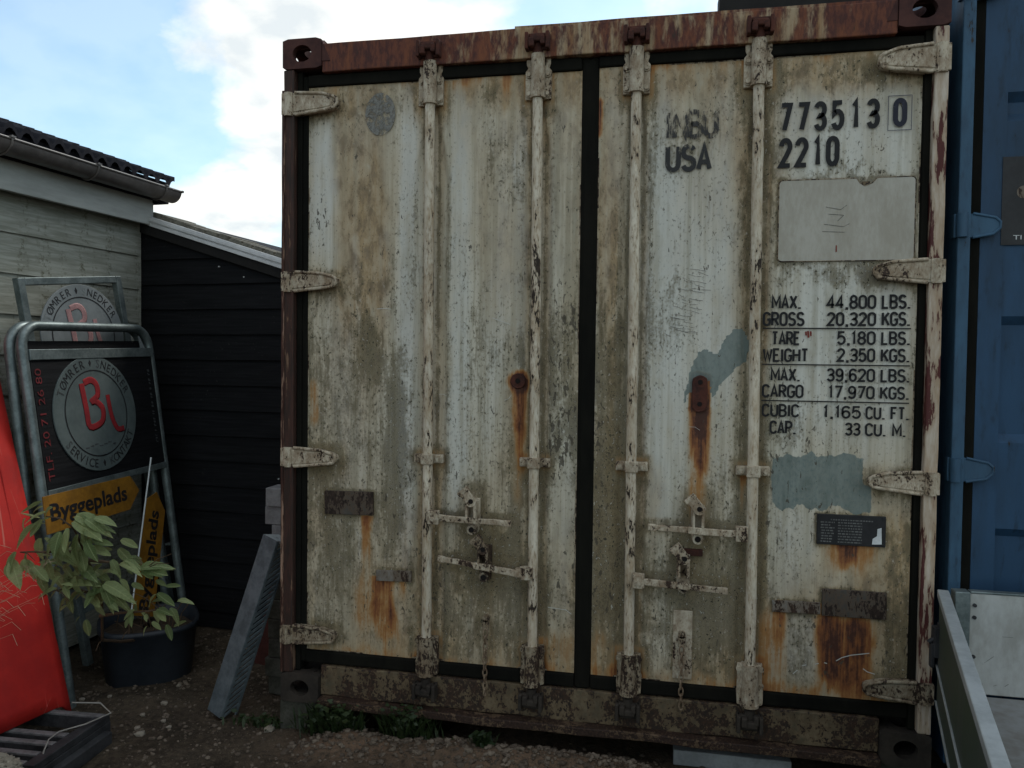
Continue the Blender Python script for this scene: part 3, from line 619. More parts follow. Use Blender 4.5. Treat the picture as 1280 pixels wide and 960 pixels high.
        grime_shade += .45*softbox(x, z, 1.262, 1.36, .40, 1.75, .03, .5, .02, 5)+.25*softbox(x, z, 1.43, 1.47, 1.6, 2.58, .02, .3, .012, 6)
        rust += 1.1*softbox(x, z, 1.255, 1.272, 2.36, 2.50, .008, .03, .006, 7)
        white += .7*np.clip(fbm(x, z, 11, 1.3, 91)-.48, 0, 1)*3*(1-.3*hgt); white += .6*softbox(x, z, 1.45, 1.76, .95, 2.30, .08, .4, .03, 8)+.7*softbox(x, z, 1.93, 2.34, 1.25, 2.48, .08, .25, .02, 9)+.5*softbox(x, z, 1.47, 1.50, 1.2, 2.55, .02, .3, .01, 10)
        tan += .40*softbox(x, z, 1.75, 1.90, 1.5, 2.6, .06, .4, .02, 11)+.45*softbox(x, z, 1.87, 2.35, 2.46, 2.62, .1, .12, .05, 12)+.35*softbox(x, z, 1.44, 1.75, 2.35, 2.62, .1, .2, .05, 13)
        grime_shade += .34*softbox(x, z, 1.89, 2.30, 2.165, 2.215, .05, .03, .03, 14)+.45*softbox(x, z, 1.89, 2.30, 1.80, 1.885, .05, .06, .03, 15)+.3*softbox(x, z, 1.9, 2.3, 2.5, 2.6, .1, .06, .05, 16)
        rust += 1.15*drip(x, z, 1.639, .075, 1.345, 1.0, 17, fade=1.5)+.42*softbox(x, z, 1.605, 1.675, .93, 1.36, .04, .25, .01, 18)+1.1*softbox(x, z, 1.602, 1.676, 1.335, 1.475, .012, .02, .008, 19)
        tan += .7*drip(x, z, 1.64, .11, 1.34, .85, 20)
        rust += .75*drip(x, z, 2.17, .21, .88, .68, 21, .8)+1.15*drip(x, z, 2.165, .06, .88, .745, 22)+1.25*softbox(x, z, 2.075, 2.245, .37, .63, .06, .10, .025, 23)*(.45+.75*fbm(x, z, 26, 4, 44))
        rust += .75*drip(x, z, 1.932, .045, .66, .42, 24)+.55*drip(x, z, 2.08, .03, .66, .5, 25)+.45*softbox(x, z, 1.86, 1.96, .36, .62, .05, .12, .02, 26)
        rust += .75*drip(x, z, 1.800, .022, 1.10, .90, 27, .9); tan += .9*softbox(x, z, 1.845, 1.885, .40, 1.10, .015, .1, .008, 28); grime_shade += .35*softbox(x, z, 1.845, 1.885, .40, 1.10, .015, .1, .008, 29)
        white += .8*softbox(x, z, 1.97, 2.06, .38, .63, .03, .05, .012, 30)+.5*softbox(x, z, 1.92, 2.04, .70, 1.0, .06, .1, .03, 31)
        grime_shade += .26*softbox(x, z, 1.42, 1.80, .36, .85, .2, .3, .05, 32)+.45*softbox(x, z, 2.28, 2.36, .36, .95, .03, .2, .02, 33)+.2*softbox(x, z, 1.97, 2.06, .38, .63, .03, .05, .012, 34)
        tan += 1.0*softbox(x, z, 1.555, 1.635, .34, .60, .012, .01, .004, 35)*.8+.5*softbox(x, z, 1.42, 1.50, .5, 1.1, .05, .2, .03, 36)+.55*softbox(x, z, 2.26, 2.36, .5, 1.0, .05, .2, .02, 37)
        rust += .32*softbox(x, z, 1.27, 1.35, .34, .48, .08, .12, .05, 38)
        patch += 1.0*softbox(x, z, 1.905, 2.215, .995, 1.185, .030, .026, .018, 40)+.8*softbox(x, z, 2.18, 2.245, 1.0, 1.09, .02, .02, .015, 41)
        P = [(1.610, 1.50), (1.628, 1.553), (1.66, 1.566), (1.70, 1.548), (1.725, 1.60), (1.752, 1.642), (1.790, 1.636), (1.806, 1.60), (1.803, 1.525), (1.77, 1.505), (1.715, 1.44), (1.685, 1.385), (1.672, 1.45), (1.60, 1.40), (1.585, 1.37)]
        patch += inpoly(x+(fbm(x, z, 30, 30, 70)-.5)*.02, z, P)
        grime_shade += .25*softbox(x, z, 1.48, 1.62, 1.55, 1.85, .08, .1, .04, 42)
        bare += .3*softbox(x, z, 1.262, 1.36, .5, 1.5, .03, .3, .02, 43)+.25*softbox(x, z, 1.97, 2.06, .38, .63, .03, .05, .012, 44)
    def halo(x0_, x1_, z0_, z1_, r_=.018, lo=1.8):  # dirt and contact shade painted into the masks round the hardware
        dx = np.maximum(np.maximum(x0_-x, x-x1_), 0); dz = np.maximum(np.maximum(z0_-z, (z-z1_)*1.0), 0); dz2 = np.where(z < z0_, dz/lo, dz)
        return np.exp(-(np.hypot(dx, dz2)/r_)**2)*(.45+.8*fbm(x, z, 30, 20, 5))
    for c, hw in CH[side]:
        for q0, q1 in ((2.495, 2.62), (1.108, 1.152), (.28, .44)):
            h_ = halo(c-.056, c+.056, q0, q1, .022, 2.5); tan += .9*h_; grime_shade += .35*h_; rust += .35*halo(c-.05, c+.05, q0, q1, .014, 2.0)
        for sg in (-1, 1): grime_shade += .65*np.exp(-((x-c-sg*.027)/.009)**2); tan += .55*np.exp(-((x-c-sg*.032)/.014)**2)  # shade lines painted along both sides of each rod
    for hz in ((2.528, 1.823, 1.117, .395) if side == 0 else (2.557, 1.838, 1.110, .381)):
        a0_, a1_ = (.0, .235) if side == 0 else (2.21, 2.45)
        h_ = halo(a0_, a1_, hz-.03, hz+.03, .026, 1.8); tan += .7*h_; grime_shade += .45*h_
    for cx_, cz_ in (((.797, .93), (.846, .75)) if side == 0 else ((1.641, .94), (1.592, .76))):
        h_ = halo(cx_-.03, cx_+.03, cz_-.09, cz_+.09, .03, 2.0); tan += .8*h_; grime_shade += .45*h_
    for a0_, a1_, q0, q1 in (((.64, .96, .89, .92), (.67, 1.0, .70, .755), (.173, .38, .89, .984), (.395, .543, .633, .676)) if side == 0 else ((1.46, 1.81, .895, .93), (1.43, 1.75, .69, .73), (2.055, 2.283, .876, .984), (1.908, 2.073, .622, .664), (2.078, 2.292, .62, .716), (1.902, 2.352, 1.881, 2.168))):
        h_ = halo(a0_, a1_, q0, q1, .009, 1.6); grime_shade += .55*h_; tan += .5*h_  # dirt plus shade painted under the handles and round the plates
    ca_ = np.clip(np.stack([rust, grime_shade, white, patch], -1), 0, 1.3); cb_ = np.clip(np.stack([tan, bare, tan*0, tan*0+1], -1), 0, 1.2)
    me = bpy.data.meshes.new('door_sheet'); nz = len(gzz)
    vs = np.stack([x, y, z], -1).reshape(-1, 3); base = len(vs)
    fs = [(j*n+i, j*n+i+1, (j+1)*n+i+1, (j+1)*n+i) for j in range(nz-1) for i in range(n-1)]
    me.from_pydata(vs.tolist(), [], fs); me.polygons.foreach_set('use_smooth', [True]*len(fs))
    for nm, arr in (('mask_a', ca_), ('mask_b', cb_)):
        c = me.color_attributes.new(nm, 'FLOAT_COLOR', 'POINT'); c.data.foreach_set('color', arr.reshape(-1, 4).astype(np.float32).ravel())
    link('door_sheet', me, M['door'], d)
    m = MB(); m.box(x0+.001, x1-.001, .060, .10, z0+.001, z1-.001); m.box(x0, x0+.004, .0405, .0595, z0, z1); m.box(x1-.004, x1, .0405, .0595, z0, z1); m.box(x0+.005, x1-.005, .0405, .0595, z1-.004, z1); m.box(x0+.005, x1-.005, .0405, .0595, z0, z0+.004)
    m.build('door_core', M['cream_low'], d)
    return d
dl = make_door(0, .094, 1.193, .328, 2.600); dr = make_door(1, 1.257, 2.366, .328, 2.606)
dl['label'] = 'left door leaf of the cream container'; dr['label'] = 'right door leaf carrying the stencilled weights'
def gasket(d, x0, x1, z0, z1, gl, gr, gt, gb):
    m = MB(); yb = .085
    m.box(x0-gl, x0-.001, .036, yb, z0-gb, z1+gt); m.box(x1+.001, x1+gr, .036, yb, z0-gb, z1+gt)
    m.box(x0-.0005, x1+.0005, .028, yb, z1+.001, z1+gt); m.box(x0-.0005, x1+.0005, .028, yb, z0-gb, z0-.001)
    o = m.build('gasket', M['gasket'], d, .006); cuts(o); jitter(o, .003, 9)
gasket(dl, .094, 1.193, .328, 2.600, .026, .031, .047, .052); gasket(dr, 1.257, 2.366, .328, 2.606, .031, .024, .041, .052)
m = MB(); m.box(1.2005, 1.2495, .033, .084, .272, 2.64); o = m.build('gasket', M['gasket'], dr, .008); cuts(o); jitter(o, .002, 9)
# backing so that no light leaks between leaves and frame
m = MB(); m.box(.05, W-.05, .105, .125, .20, 2.70); m.build('door_backing', M['hole'], box)

# ---- door hardware
def hexbolt(m, x, y, z, r=.011, t=.011):
    m.cyl((x, y, z), (x, y-t*.45, z), r*1.35, 12); m.cyl((x, y-t*.45, z), (x, y-t, z), r*.85, 6, smooth=False)
def top_guide(d, x, z, mat):
    m = MB(); w = .05
    m.prism([(x-w, z-.085), (x+w*.96, z-.085), (x+w, z+.02), (x+.040, z+.032), (x+.046, z+.045), (x+.046, z+.080), (x+.030, z+.086), (x+.027, z+.04), (x-.027, z+.04), (x-.030, z+.086), (x-.046, z+.080), (x-.046, z+.045), (x-.040, z+.032), (x-w, z+.02)], .022, .0395)
    for a, b in ((-.036, -.066), (.036, -.066), (-.036, .006), (.036, .006)): hexbolt(m, x+a, .022, z+b, .009, .012)
    m.cyl((x, .012, z-.078), (x, .012, z+.078), .0265, 16); m.cyl((x, .012, z-.084), (x, .012, z-.076), .029, 16)
    return m.build('rod_guide', mat, d, .003)
def cam_end(d, x, z, up=1, mat='rust'):
    m = MB(); m.cyl((x, .004, z-.035*up), (x, .004, z+.002*up), .019, 12)
    m.box(x-.026, x+.026, -.032, .02, min(z, z+.024*up), max(z, z+.024*up)); m.box(x-.030, x-.010, -.038, -.005, z-.020, z+.014); m.box(x+.012, x+.030, -.034, -.004, z-.012, z+.02)
    return m.build('locking_cam', M[mat], d, .005)
def keeper(x, z, mat):
    m = MB(); m.box(x-.046, x-.032, -.03, .02, z-.032, z+.03); m.box(x+.032, x+.046, -.03, .02, z-.032, z+.03); m.box(x-.0445, x+.0445, -.012, .008, z+.018, z+.030); m.box(x-.0445, x+.0445, -.004, .0075, z-.03, z+.018)
    return m.build('cam_keeper', mat, box, .004)
def mid_clamp(d, x, z):
    m = MB(); m.box(x-.059, x+.059, .016, .0395, z-.017, z+.017)
    m.box(x-.024, x+.024, -.012, .0155, z-.021, z+.021); hexbolt(m, x-.042, .016, z, .010, .012); hexbolt(m, x+.042, .016, z, .010, .012)
    return m.build('rod_clamp', M['cream'], d, .004)
def bot_guide(d, x, z, mat):
    m = MB()
    m.prism([(x-.028, z+.075), (x-.034, z+.02), (x-.046, z-.03), (x-.044, z-.075), (x-.030, z-.078), (x-.026, z-.03), (x+.026, z-.03), (x+.030, z-.078), (x+.046, z-.072), (x+.047, z-.02), (x+.040, z+.03), (x+.040, z+.072)], .010, .0395)
    m.prism([(x-.044, z+.070), (x-.044, z-.02), (x+.044, z-.02), (x+.044, z+.074)], .020, .038)
    m.cyl((x, .006, z-.066), (x, .006, z+.074), .030, 16, .0275); m.cyl((x, .006, z-.076), (x, .006, z-.066), .033, 16)
    for a, b in ((-.037, .055), (.037, .055), (.037, -.005)): hexbolt(m, x+a, .018, z+b, .009, .012)
    return m.build('rod_guide', mat, d, .003)
rods = [(dl, .609, .614, 'cream_rod'), (dl, 1.030, 1.035, 'cream_rod'), (dr, 1.394, 1.400, 'cream_rod'), (dr, 1.822, 1.834, 'cream_rod')]
for i, (d, xt, xb, mt) in enumerate(rods):
    m = MB(); n = 30
    m.tube([(xt+(xb-xt)*k/n+random.uniform(-.0008, .0008), .012, 2.66-(2.66-.29)*k/n) for k in range(n+1)], .0192, 14); m.build('locking_rod', M[mt], d)
    top_guide(d, xt, 2.583, M['cream']); cam_end(d, xt, 2.695, 1); keeper(xt, 2.702, M['rust'])
    mid_clamp(d, (xt+xb)/2+.002, 1.130)
    bot_guide(d, xb, .356, M['cream_low'] if i != 3 else M['cream']); cam_end(d, xb, .235, -1, 'fit_low'); keeper(xb, .222, M['fit_low'])
def handle(d, hx, hz, ex, ez, mat='cream', hub=1):
    s = 1 if ex > hx else -1; m = MB(); n = 10; pts = []
    if hub:
        m.box(hx-.021, hx+.021, -.040, -.006, hz-.026, hz+.026); hexbolt(m, hx+.002, -.040, hz-.004, .009, .010)
    else:
        m.cyl((hx-.01*s, -.01, hz-.02), (hx-.01*s, -.01, hz+.022), .026, 12); m.box(hx-.03, hx+.02, -.032, -.006, hz-.013, hz+.019)
    a = Vector((hx+.016*s, 0, hz)); b = Vector((ex, 0, ez)); L = (b-a).length; ang = math.atan2(b.z-a.z, b.x-a.x)
    T = Matrix.Translation((a.x, 0, a.z)) @ Matrix.Rotation(-ang, 4, 'Y')
    m.box(0, L*.55, -.034, -.022, -.0125, .0125, T); m.box(L*.545, L, -.030, -.017, -.0105, .0105, T); m.box(L-.028, L, -.033, -.0165, -.0118, .0118, T)
    o = m.build('handle', M[mat], d, .003); cuts(o, maxlen=.03); jitter(o, .002, 22)
def catch(d, x, z, mat='cream', ang=-40):
    """hasp above the handle bar with its tilted latch, and a cup below it"""
    m = MB(); m.box(x-.024, x+.024, .018, .0395, z-.055, z+.055); m.box(x-.021, x-.011, -.034, .018, z-.02, z+.05); m.box(x+.011, x+.021, -.034, .018, z-.02, z+.05)
    T = Matrix.Translation((x, -.030, z+.055)) @ Matrix.Rotation(R(ang), 4, 'Y')
    m.box(-.020, .020, -.010, .002, -.018, .040, T); m.cyl(T @ Vector((0, -.011, -.004)), T @ Vector((0, .004, -.004)), .021, 14); m.box(-.024, .020, -.012, .018, .034, .052, T)
    m.cyl((x, .026, z-.062), (x, -.012, z-.062), .024, 14, .019)
    m.build('handle_catch', M[mat], d, .003)
    m = MB(); m.cyl(T @ Vector((.001, -.0125, -.004)), T @ Vector((.001, -.0105, -.004)), .0095, 12); m.build('catch_bore', M['hole'], d); m = MB(); m.cyl((x, -.0125, z-.062), (x, -.0145, z-.062), .011, 12); m.build('catch_bore', M['hole'], d)
handle(dl, .650, .910, .955, .901); catch(dl, .797, .928)
handle(dl, 1.002, .713, .668, .752, 'cream', 0); catch(dl, .846, .748, 'cream_low')
handle(dr, 1.792, .908, 1.462, .916); catch(dr, 1.641, .940)
handle(dr, 1.432, .716, 1.748, .699, 'cream'); catch(dr, 1.592, .758)
def chain(d, x, zt, zb):
    m = MB(); m.cyl((x, .04, zt), (x, .012, zt), .013, 10); m.box(x-.013, x+.013, .012, .022, zt-.045, zt-.004); m.build('chain_bracket', M['cream_low'], d, .002)
    m = MB(); z = zt-.044; k = 0
    while z > zb:
        pts = []
        for j in range(14):
            a = 2*math.pi*j/14; u = .0075*math.cos(a); w = .017*math.sin(a); c_, s_ = (1, .25) if k % 2 == 0 else (.3, .95)
            pts.append((x+u*c_+.001*math.sin(k), .012+u*s_, z-.012+w))
        m.tube(pts, .0030, 6, closed=True); z -= .0255; k += 1
    m.build('seal_chain', M['chain'], d)
chain(dl, .851, .518, .24); chain(dr, 1.592, .515, .255)
def hinge(d, side, z, h=.098, mat='cream', L=.235):
    s = 1 if side == 0 else -1; xo = -.004 if side == 0 else W+.004
    P = [(0, -h*.46), (.055, -h*.46), (L*.78, -h*.30), (L*.95, -h*.22), (L, -h*.05), (L*.99, h*.14), (L*.93, h*.24), (L*.72, h*.40), (.055, h*.48), (0, h*.48)]
    poly = [(xo+s*a, z+b) for a, b in P]
    if s < 0: poly = poly[::-1]
    m = MB(); m.prism(poly, .004, .0395)
    m.prism([(xo+s*a*.9+s*.004, z+b*.72) for a, b in P][::s], .001, .0045)
    rim = [(xo+s*a, .003, z+b) for a, b in P[1:-1]]; m.tube(rim, .0065, 8)
    xk = xo+s*.026; m.cyl((xk, .010, z-h*.5), (xk, .010, z+h*.5), .020, 14); m.box(min(xo, xo+s*.046), max(xo, xo+s*.046), -.004, .02, z-h*.46, z+h*.46)
    m.build('hinge', M[mat], d, .003)
for z, h, mt in ((2.528, .092, 'cream'), (1.823, .082, 'cream'), (1.117, .080, 'cream'), (.395, .076, 'cream_low')): hinge(dl, 0, z, h, mt)
for z, h, mt in ((2.557, .099, 'cream'), (1.838, .084, 'cream'), (1.110, .080, 'cream'), (.381, .076, 'cream_low')): hinge(dr, 1, z, h, mt, .225)
# ---- plates, placard, stencils
def rrect(x0, x1, z0, z1, r=.012, n=5):
    P = []
    for cx, cz, a in ((x1-r, z0+r, -90), (x1-r, z1-r, 0), (x0+r, z1-r, 90), (x0+r, z0+r, 180)):
        P += [(cx+r*math.cos(R(a+90*k/n)), cz+r*math.sin(R(a+90*k/n))) for k in range(n+1)]
    return P
P = rrect(1.902, 2.352, 1.881, 2.168, .014)
it = [i for i, p in enumerate(P) if p[1] > 2.16 and p[0] < 2.0][0]
P = P[:it]+[(2.228, 2.168), (2.212, 2.150), (2.188, 2.140), (2.172, 2.150), (2.160, 2.168)]+P[it:]
m = MB(); m.prism(P, .0355, .0440); m.build('placard_panel', M['placard'], dr, .0015)
m = MB(); m.prism([(2.205, 2.146), (2.19, 2.139), (2.176, 2.147), (2.178, 2.156), (2.204, 2.156)], .0362, .0425); m.build('placard_notch', M['sill'], dr)
m = MB(); ring = [(a, .0365, b) for a, b in P]; m.tube(ring, .0022, 6, closed=True); m.build('placard_edge', M['cream_low'], dr)
def plate(d, name, x0, x1, z0, z1, mat, tilt=0, t=.006, label=None):
    cx, cz = (x0+x1)/2, (z0+z1)/2; T = Matrix.Translation((cx, .036-t, cz)) @ Matrix.Rotation(R(-tilt), 4, 'Y'); w, h = (x1-x0)/2, (z1-z0)/2
    m = MB(); m.box(-w, w, 0, .012, -h, h, T)
    for a in (-1, 1):
        for b in (-1, 1): m.cyl(T @ Vector((a*(w-.008), -.003, b*(h-.008))), T @ Vector((a*(w-.008), .002, b*(h-.008))), .004, 8)
    o = m.build(name, M[mat], d, .0015)
    if label: o['label'] = label
    return o
plate(dl, 'marker_plate', .173, .380, .890, .984, 'plate_dark', 1); plate(dl, 'marker_plate', .395, .543, .633, .676, 'plate_mid', 2)
plate(dr, 'data_plate', 2.055, 2.283, .876, .984, 'plate_black', 0, label='black data plate with small print'); plate(dr, 'marker_plate', 1.908, 2.073, .622, .664, 'plate_mid', 1); plate(dr, 'marker_plate', 2.078, 2.292, .620, .716, 'plate_dark', 0)
m = MB()
for k in range(9):
    z = .966-k*.0098; a = 2.066+.004*random.random()
    if k == 0: spans = [(2.10, 2.24)]
    else: spans = [(a, a+random.uniform(.03, .05)), (2.125, 2.205)]
    for s0, s1 in spans:
        q = s0
        while q < s1:
            w = random.uniform(.004, .012); m.box(q, min(q+w, s1), .0287, .0295, z-.0022, z+.0022); q += w+.003
m.build('plate_print', M['plate_print'], dr)['kind'] = 'stuff'
m = MB(); m.prism([(2.238, .885), (2.270, .887), (2.268, .945), (2.255, .940), (2.254, .915), (2.240, .905)], .0285, .0295); m.build('sticker_remnant', M['white_tag'], dr)
m = MB(); m.prism([(.398+.062*math.cos(2*math.pi*k/32), 2.480+.083*math.sin(2*math.pi*k/32)) for k in range(32)], .0345, .036); m.build('scraped_sticker', M['sticker'], dl)
# rust-eaten fixing holes
m = MB(); m.cyl((.963, .041, 1.439), (.963, .030, 1.439), .031, 20, .027); o = m.build('rusted_fixing', M['rust'], dl, .002); cuts(o, maxlen=.012); jitter(o, .003, 60)
m = MB(); m.cyl((.963, .0297, 1.439), (.963, .0285, 1.439), .010, 14); m.build('fixing_bore', M['hole'], dl)
m = MB(); m.prism(rrect(1.613, 1.668, 1.336, 1.470, .024), .026, .042); o = m.build('rusted_fixing', M['rust'], dr, .002); cuts(o, maxlen=.02); jitter(o, .003, 50)
m = MB(); m.cyl((1.641, .0262, 1.446), (1.641, .0236, 1.446), .009, 12); m.cyl((1.640, .0262, 1.366), (1.640, .0236, 1.366), .009, 12); m.build('fixing_bore', M['hole'], dr)
m = MB(); m.box(1.585, 1.661, .026, .040, .807, .832); m.cyl((1.646, .026, .820), (1.646, .022, .820), .004, 8); m.build('rusty_strap', M['rust'], dr, .002)
m = MB(); m.box(1.560, 1.630, .0335, .041, .345, .600); m.build('chain_plate', M['cream'], dr, .002)
TY = .0335
def st(body, x0, x1, z0, z1, mat='letter', sw=.155): stencil('lettering', body, x0, x1, z0, z1, TY, M[mat], dr, sw, .42)
for i, c in enumerate('773513'):
    x0 = 1.897+i*.0578+(.008 if c == '1' else 0); st(c, x0, x0+(.045 if c != '1' else .030), 2.337, 2.441, 'letter', .155)
st('0', 2.272, 2.318, 2.339, 2.438, 'letter_navy', .17)
m = MB()
for a, b, c, e in ((2.256, 2.258, 2.327, 2.447), (2.331, 2.333, 2.327, 2.447), (2.2585, 2.3305, 2.327, 2.329), (2.2585, 2.3305, 2.445, 2.447)): m.box(a, b, TY, TY+.001, c, e)
m.build('check_digit_box', M['letter_box'], dr)
for i, c in enumerate('2210'):
    x0 = 1.898+i*.0545+(.006 if c == '1' else 0)-(.006 if i == 3 else 0); st(c, x0, x0+(.046 if c != '1' else .030), 2.212, 2.318, 'letter', .155)
st('INBU', 1.500, 1.690, 2.327, 2.435, 'letter_worn', .17); st('USA', 1.502, 1.668, 2.211, 2.312, 'letter_part', .17)
for b, x0, x1, z0, z1 in (('MAX.', 1.884, 1.986, 1.711, 1.762), ('44,800', 2.070, 2.234, 1.711, 1.761), ('LBS.', 2.251, 2.346, 1.711, 1.762),
    ('GROSS', 1.855, 1.998, 1.650, 1.702), ('20,320', 2.072, 2.235, 1.651, 1.701), ('KGS.', 2.252, 2.346, 1.651, 1.702),
    ('TARE', 1.886, 1.985, 1.582, 1.633), ('5,180', 2.107, 2.235, 1.585, 1.634), ('LBS.', 2.252, 2.347, 1.585, 1.634),
    ('WEIGHT', 1.857, 2.014, 1.522, 1.572), ('2,350', 2.108, 2.235, 1.525, 1.574), ('KGS.', 2.252, 2.347, 1.525, 1.574),
    ('MAX.', 1.886, 1.988, 1.453, 1.502), ('39,620', 2.075, 2.236, 1.455, 1.503), ('LBS.', 2.253, 2.349, 1.455, 1.503),
    ('CARGO', 1.857, 2.000, 1.394, 1.443), ('17,970', 2.082, 2.236, 1.395, 1.442), ('KGS.', 2.253, 2.348, 1.395, 1.442),
    ('CUBIC', 1.858, 1.987, 1.325, 1.373), ('1,165', 2.066, 2.193, 1.325, 1.371), ('CU. FT.', 2.207, 2.350, 1.324, 1.371),
    ('CAP.', 1.886, 1.978, 1.264, 1.313), ('33', 2.140, 2.193, 1.265, 1.312), ('CU. M.', 2.207, 2.341, 1.265, 1.312)):
    st(b, x0, x1, z0, z1, 'letter', .160)
for z in (1.643, 1.514, 1.384):
    m = MB(); m.box(1.856, 2.348, TY, TY+.001, z-.0022, z+.0022); m.build('ruled_line', M['letter'], dr)
# crayon, scribbles, scratches: thin real marks on the paint
def marks(name, d, lines, mat, w=.002):
    m = MB()
    for L in lines:
        for (a, b), (c, e) in zip(L[:-1], L[1:]):
            v = Vector((c-a, 0, e-b)); nn = Vector((-v.z, 0, v.x)).normalized()*w/2
            m.add([(a-nn.x, TY+.0005, b-nn.z), (c-nn.x, TY+.0005, e-nn.z), (c+nn.x, TY+.0005, e+nn.z), (a+nn.x, TY+.0005, b+nn.z)], [(0, 1, 2, 3)])
    m.build(name, M[mat], d)['kind'] = 'stuff'
marks('red_mark', dr, [[(2.003, 1.632), (2.004, 1.618)], [(2.010, 1.634), (2.012, 1.610)], [(2.019, 1.633), (2.020, 1.616)]], 'redmark', .006)
marks('red_mark', dr, [[(2.098, 1.935), (2.098, 1.912)]], 'redmark', .004)
sc = []
for k in range(26):
    z = 1.86-.0095*k+random.uniform(-.006, .006); a = 1.60-.0022*k+random.uniform(-.035, .03); l = random.uniform(.02, .075)
    sc.append([(a, z), (a+l*.5, z-.006+random.uniform(-.003, .003)), (a+l, z-.010+random.uniform(-.005, .005))])
marks('scribble', dr, sc, 'pencil', .0016)
marks('scribble', dr, [[(2.06, 2.07), (2.11, 2.06), (2.13, 2.075)], [(2.07, 2.045), (2.12, 2.04), (2.10, 2.02)], [(2.055, 2.01), (2.12, 2.00), (2.14, 2.01)], [(2.05, 1.985), (2.13, 1.98)]], 'pencil', .0016)
def scr(x0, x1, z0, z1, n, w=.0022, ln=.05, d=dl):
    L = []
    for k in range(n):
        a = random.uniform(0, math.pi); x = random.uniform(x0, x1); z = random.uniform(z0, z1); l = ln*random.uniform(.4, 1.2)
        L.append([(x, z), (x+l*.5*math.cos(a), z+l*.5*math.sin(a)), (x+l*math.cos(a+.3), z+l*math.sin(a+.3))])
    marks('scratch', d, L, 'scratch', w)
scr(.68, .93, 1.15, 1.45, 4, .0014, .03); scr(1.46, 1.75, .95, 1.30, 5, .0010, .035, dr)
marks('scratch', dr, [[(1.985, .40), (2.00, .415)], [(2.015, .432), (2.03, .437)], [(2.06, .442), (2.072, .446)], [(2.09, .45), (2.10, .448)], [(2.13, .46), (2.15, .474), (2.18, .485), (2.24, .497)], [(2.22, .44), (2.235, .43), (2.26, .424)]], 'scratch', .0032)
marks('scratch', dl, [[(.86, 1.68), (.90, 1.665), (.93, 1.655)], [(.39, 1.715), (.42, 1.717), (.45, 1.714)], [(1.09, .575), (1.16, .57), (1.18, .555)]], 'scratch', .0022)
# dark board lying on the container's roof
m = MB(); m.box(1.688, 2.27, .10, .24, 2.7735, 2.90); o = m.build('timber_beam', M['plank'], None, .006); cuts(o); jitter(o, .004, 6)
tag(o, 'blackened timber beam lying on top of the cream container', 'beam')

# ------------------------------------------------------------------ blue container
bc = empty('shipping_container', (2.496, .06, .12), label='blue shipping container standing right beside the cream one', cat='container')
def bb(name, mat, x0, x1, y0, y1, z0, z1, parent=bc, bevel=.004): m = MB(); m.box(x0, x1, y0, y1, z0-.12, z1-.12); return m.build(name, M[mat], parent, bevel)
BT = 3.01
bb('corner_post', 'blue_edge', 0, .041, 0, .15, .239, BT-.119); bb('corner_post', 'blue_edge', 2.397, 2.438, 0, .15, .239, BT-.119)
bb('gasket', 'gasket', .0415, .083, .035, .10, .30, BT-.17)
for x in (0, 2.276):
    for z in (.12, BT-.118): bb('corner_fitting', 'blue', x, x+.162, -.004, .178, z, z+.118)
bb('header_rail', 'blue', .163, 2.275, 0, .12, BT-.12, BT-.01); bb('sill', 'blue', .163, 2.275, 0, .12, .12, .27)
for k, (x0, x1) in enumerate(((.083, 1.205), (1.23, 2.356))):
    d = empty('door'); d.parent = bc
    vs = []; fs = []
    zz = [.30]; ybands = []
    prof = []
    for z0, z1 in ((.55, .95), (1.25, 1.69), (2.36, 2.46)): prof += [(z0, .04), (z0+.03, .065), (z1-.03, .065), (z1, .04)]
    prof = [(.30, .04)]+prof+[(2.84, .04)]
    # frame strip, then recessed bands
    m = MB(); xi = x0+.075
    m.box(x0, xi, .036, .08, .30-.12, 2.84-.12); m.box(x1-.075, x1, .036, .08, .30-.12, 2.84-.12)
    for z, yv in prof: vs += [(xi, yv, z-.12), (x1-.075, yv, z-.12)]
    m.add(vs, [(2*i, 2*i+1, 2*i+3, 2*i+2) for i in range(len(prof)-1)]); m.build('door_sheet', M['blue'], d)
    bx = 0 if k == 0 else 2.438; s = 1 if k == 0 else -1
    for z in (.34, 1.155, 2.0, 2.815):
        m = MB(); h = .082; P = [(-.010, -h/2), (.05, -h/2), (.115, -h*.36), (.136, -h*.10), (.136, h*.14), (.12, h*.32), (.05, h/2), (-.010, h/2)]
        m.prism([(bx+s*a, z-.12+b) for a, b in P][::s], .008, .0355); m.tube([(bx+s*a, .008, z-.12+b) for a, b in P[1:-1]], .005, 8)
        m.cyl((bx+s*.012, -.004, z-.12-h*.5), (bx+s*.012, -.004, z-.12+h*.5), .018, 12); m.build('hinge', M['blue_edge'], d, .002)
    for x in (x0+.28, x0+.78):
        m = MB(); m.cyl((x, .01, .16), (x, .01, 2.76), .017, 12); m.build('locking_rod', M['blue_edge'], d)
m = MB(); m.box(.148, .32, .0335, .0355, 1.935-.12, 2.237-.12); st_ = m.build('sticker', M['plate_black'], bc); st_['label'] = 'black rectangular sticker with pale print'
m = MB(); m.cyl((.215, .0332, 2.115-.12), (.215, .0325, 2.115-.12), .022, 20); m.build('sticker_print', M['plate_mid'], bc)
text_fit('lettering', 'TI', .186, .212, 1.953-.12, 1.968-.12, .033, M['white_tag'], bc, .0)
m = MB(); m.box(-.050, .03, .165, 6.0, .15, 2.85); m.box(2.41, 2.43, .151, 6.0, .15, 2.85); m.box(.031, 2.409, 5.9, 5.95, .1, 2.85); m.box(.031, 2.409, .13, 5.899, 2.84, 2.87); m.box(.084, 2.35, .09, .11, .18, 2.7); m.box(.031, 2.409, .13, 5.899, .05, .09); m.build('hull', M['blue'], bc)  # left wall widened outward to block sunlight in the gap between containers

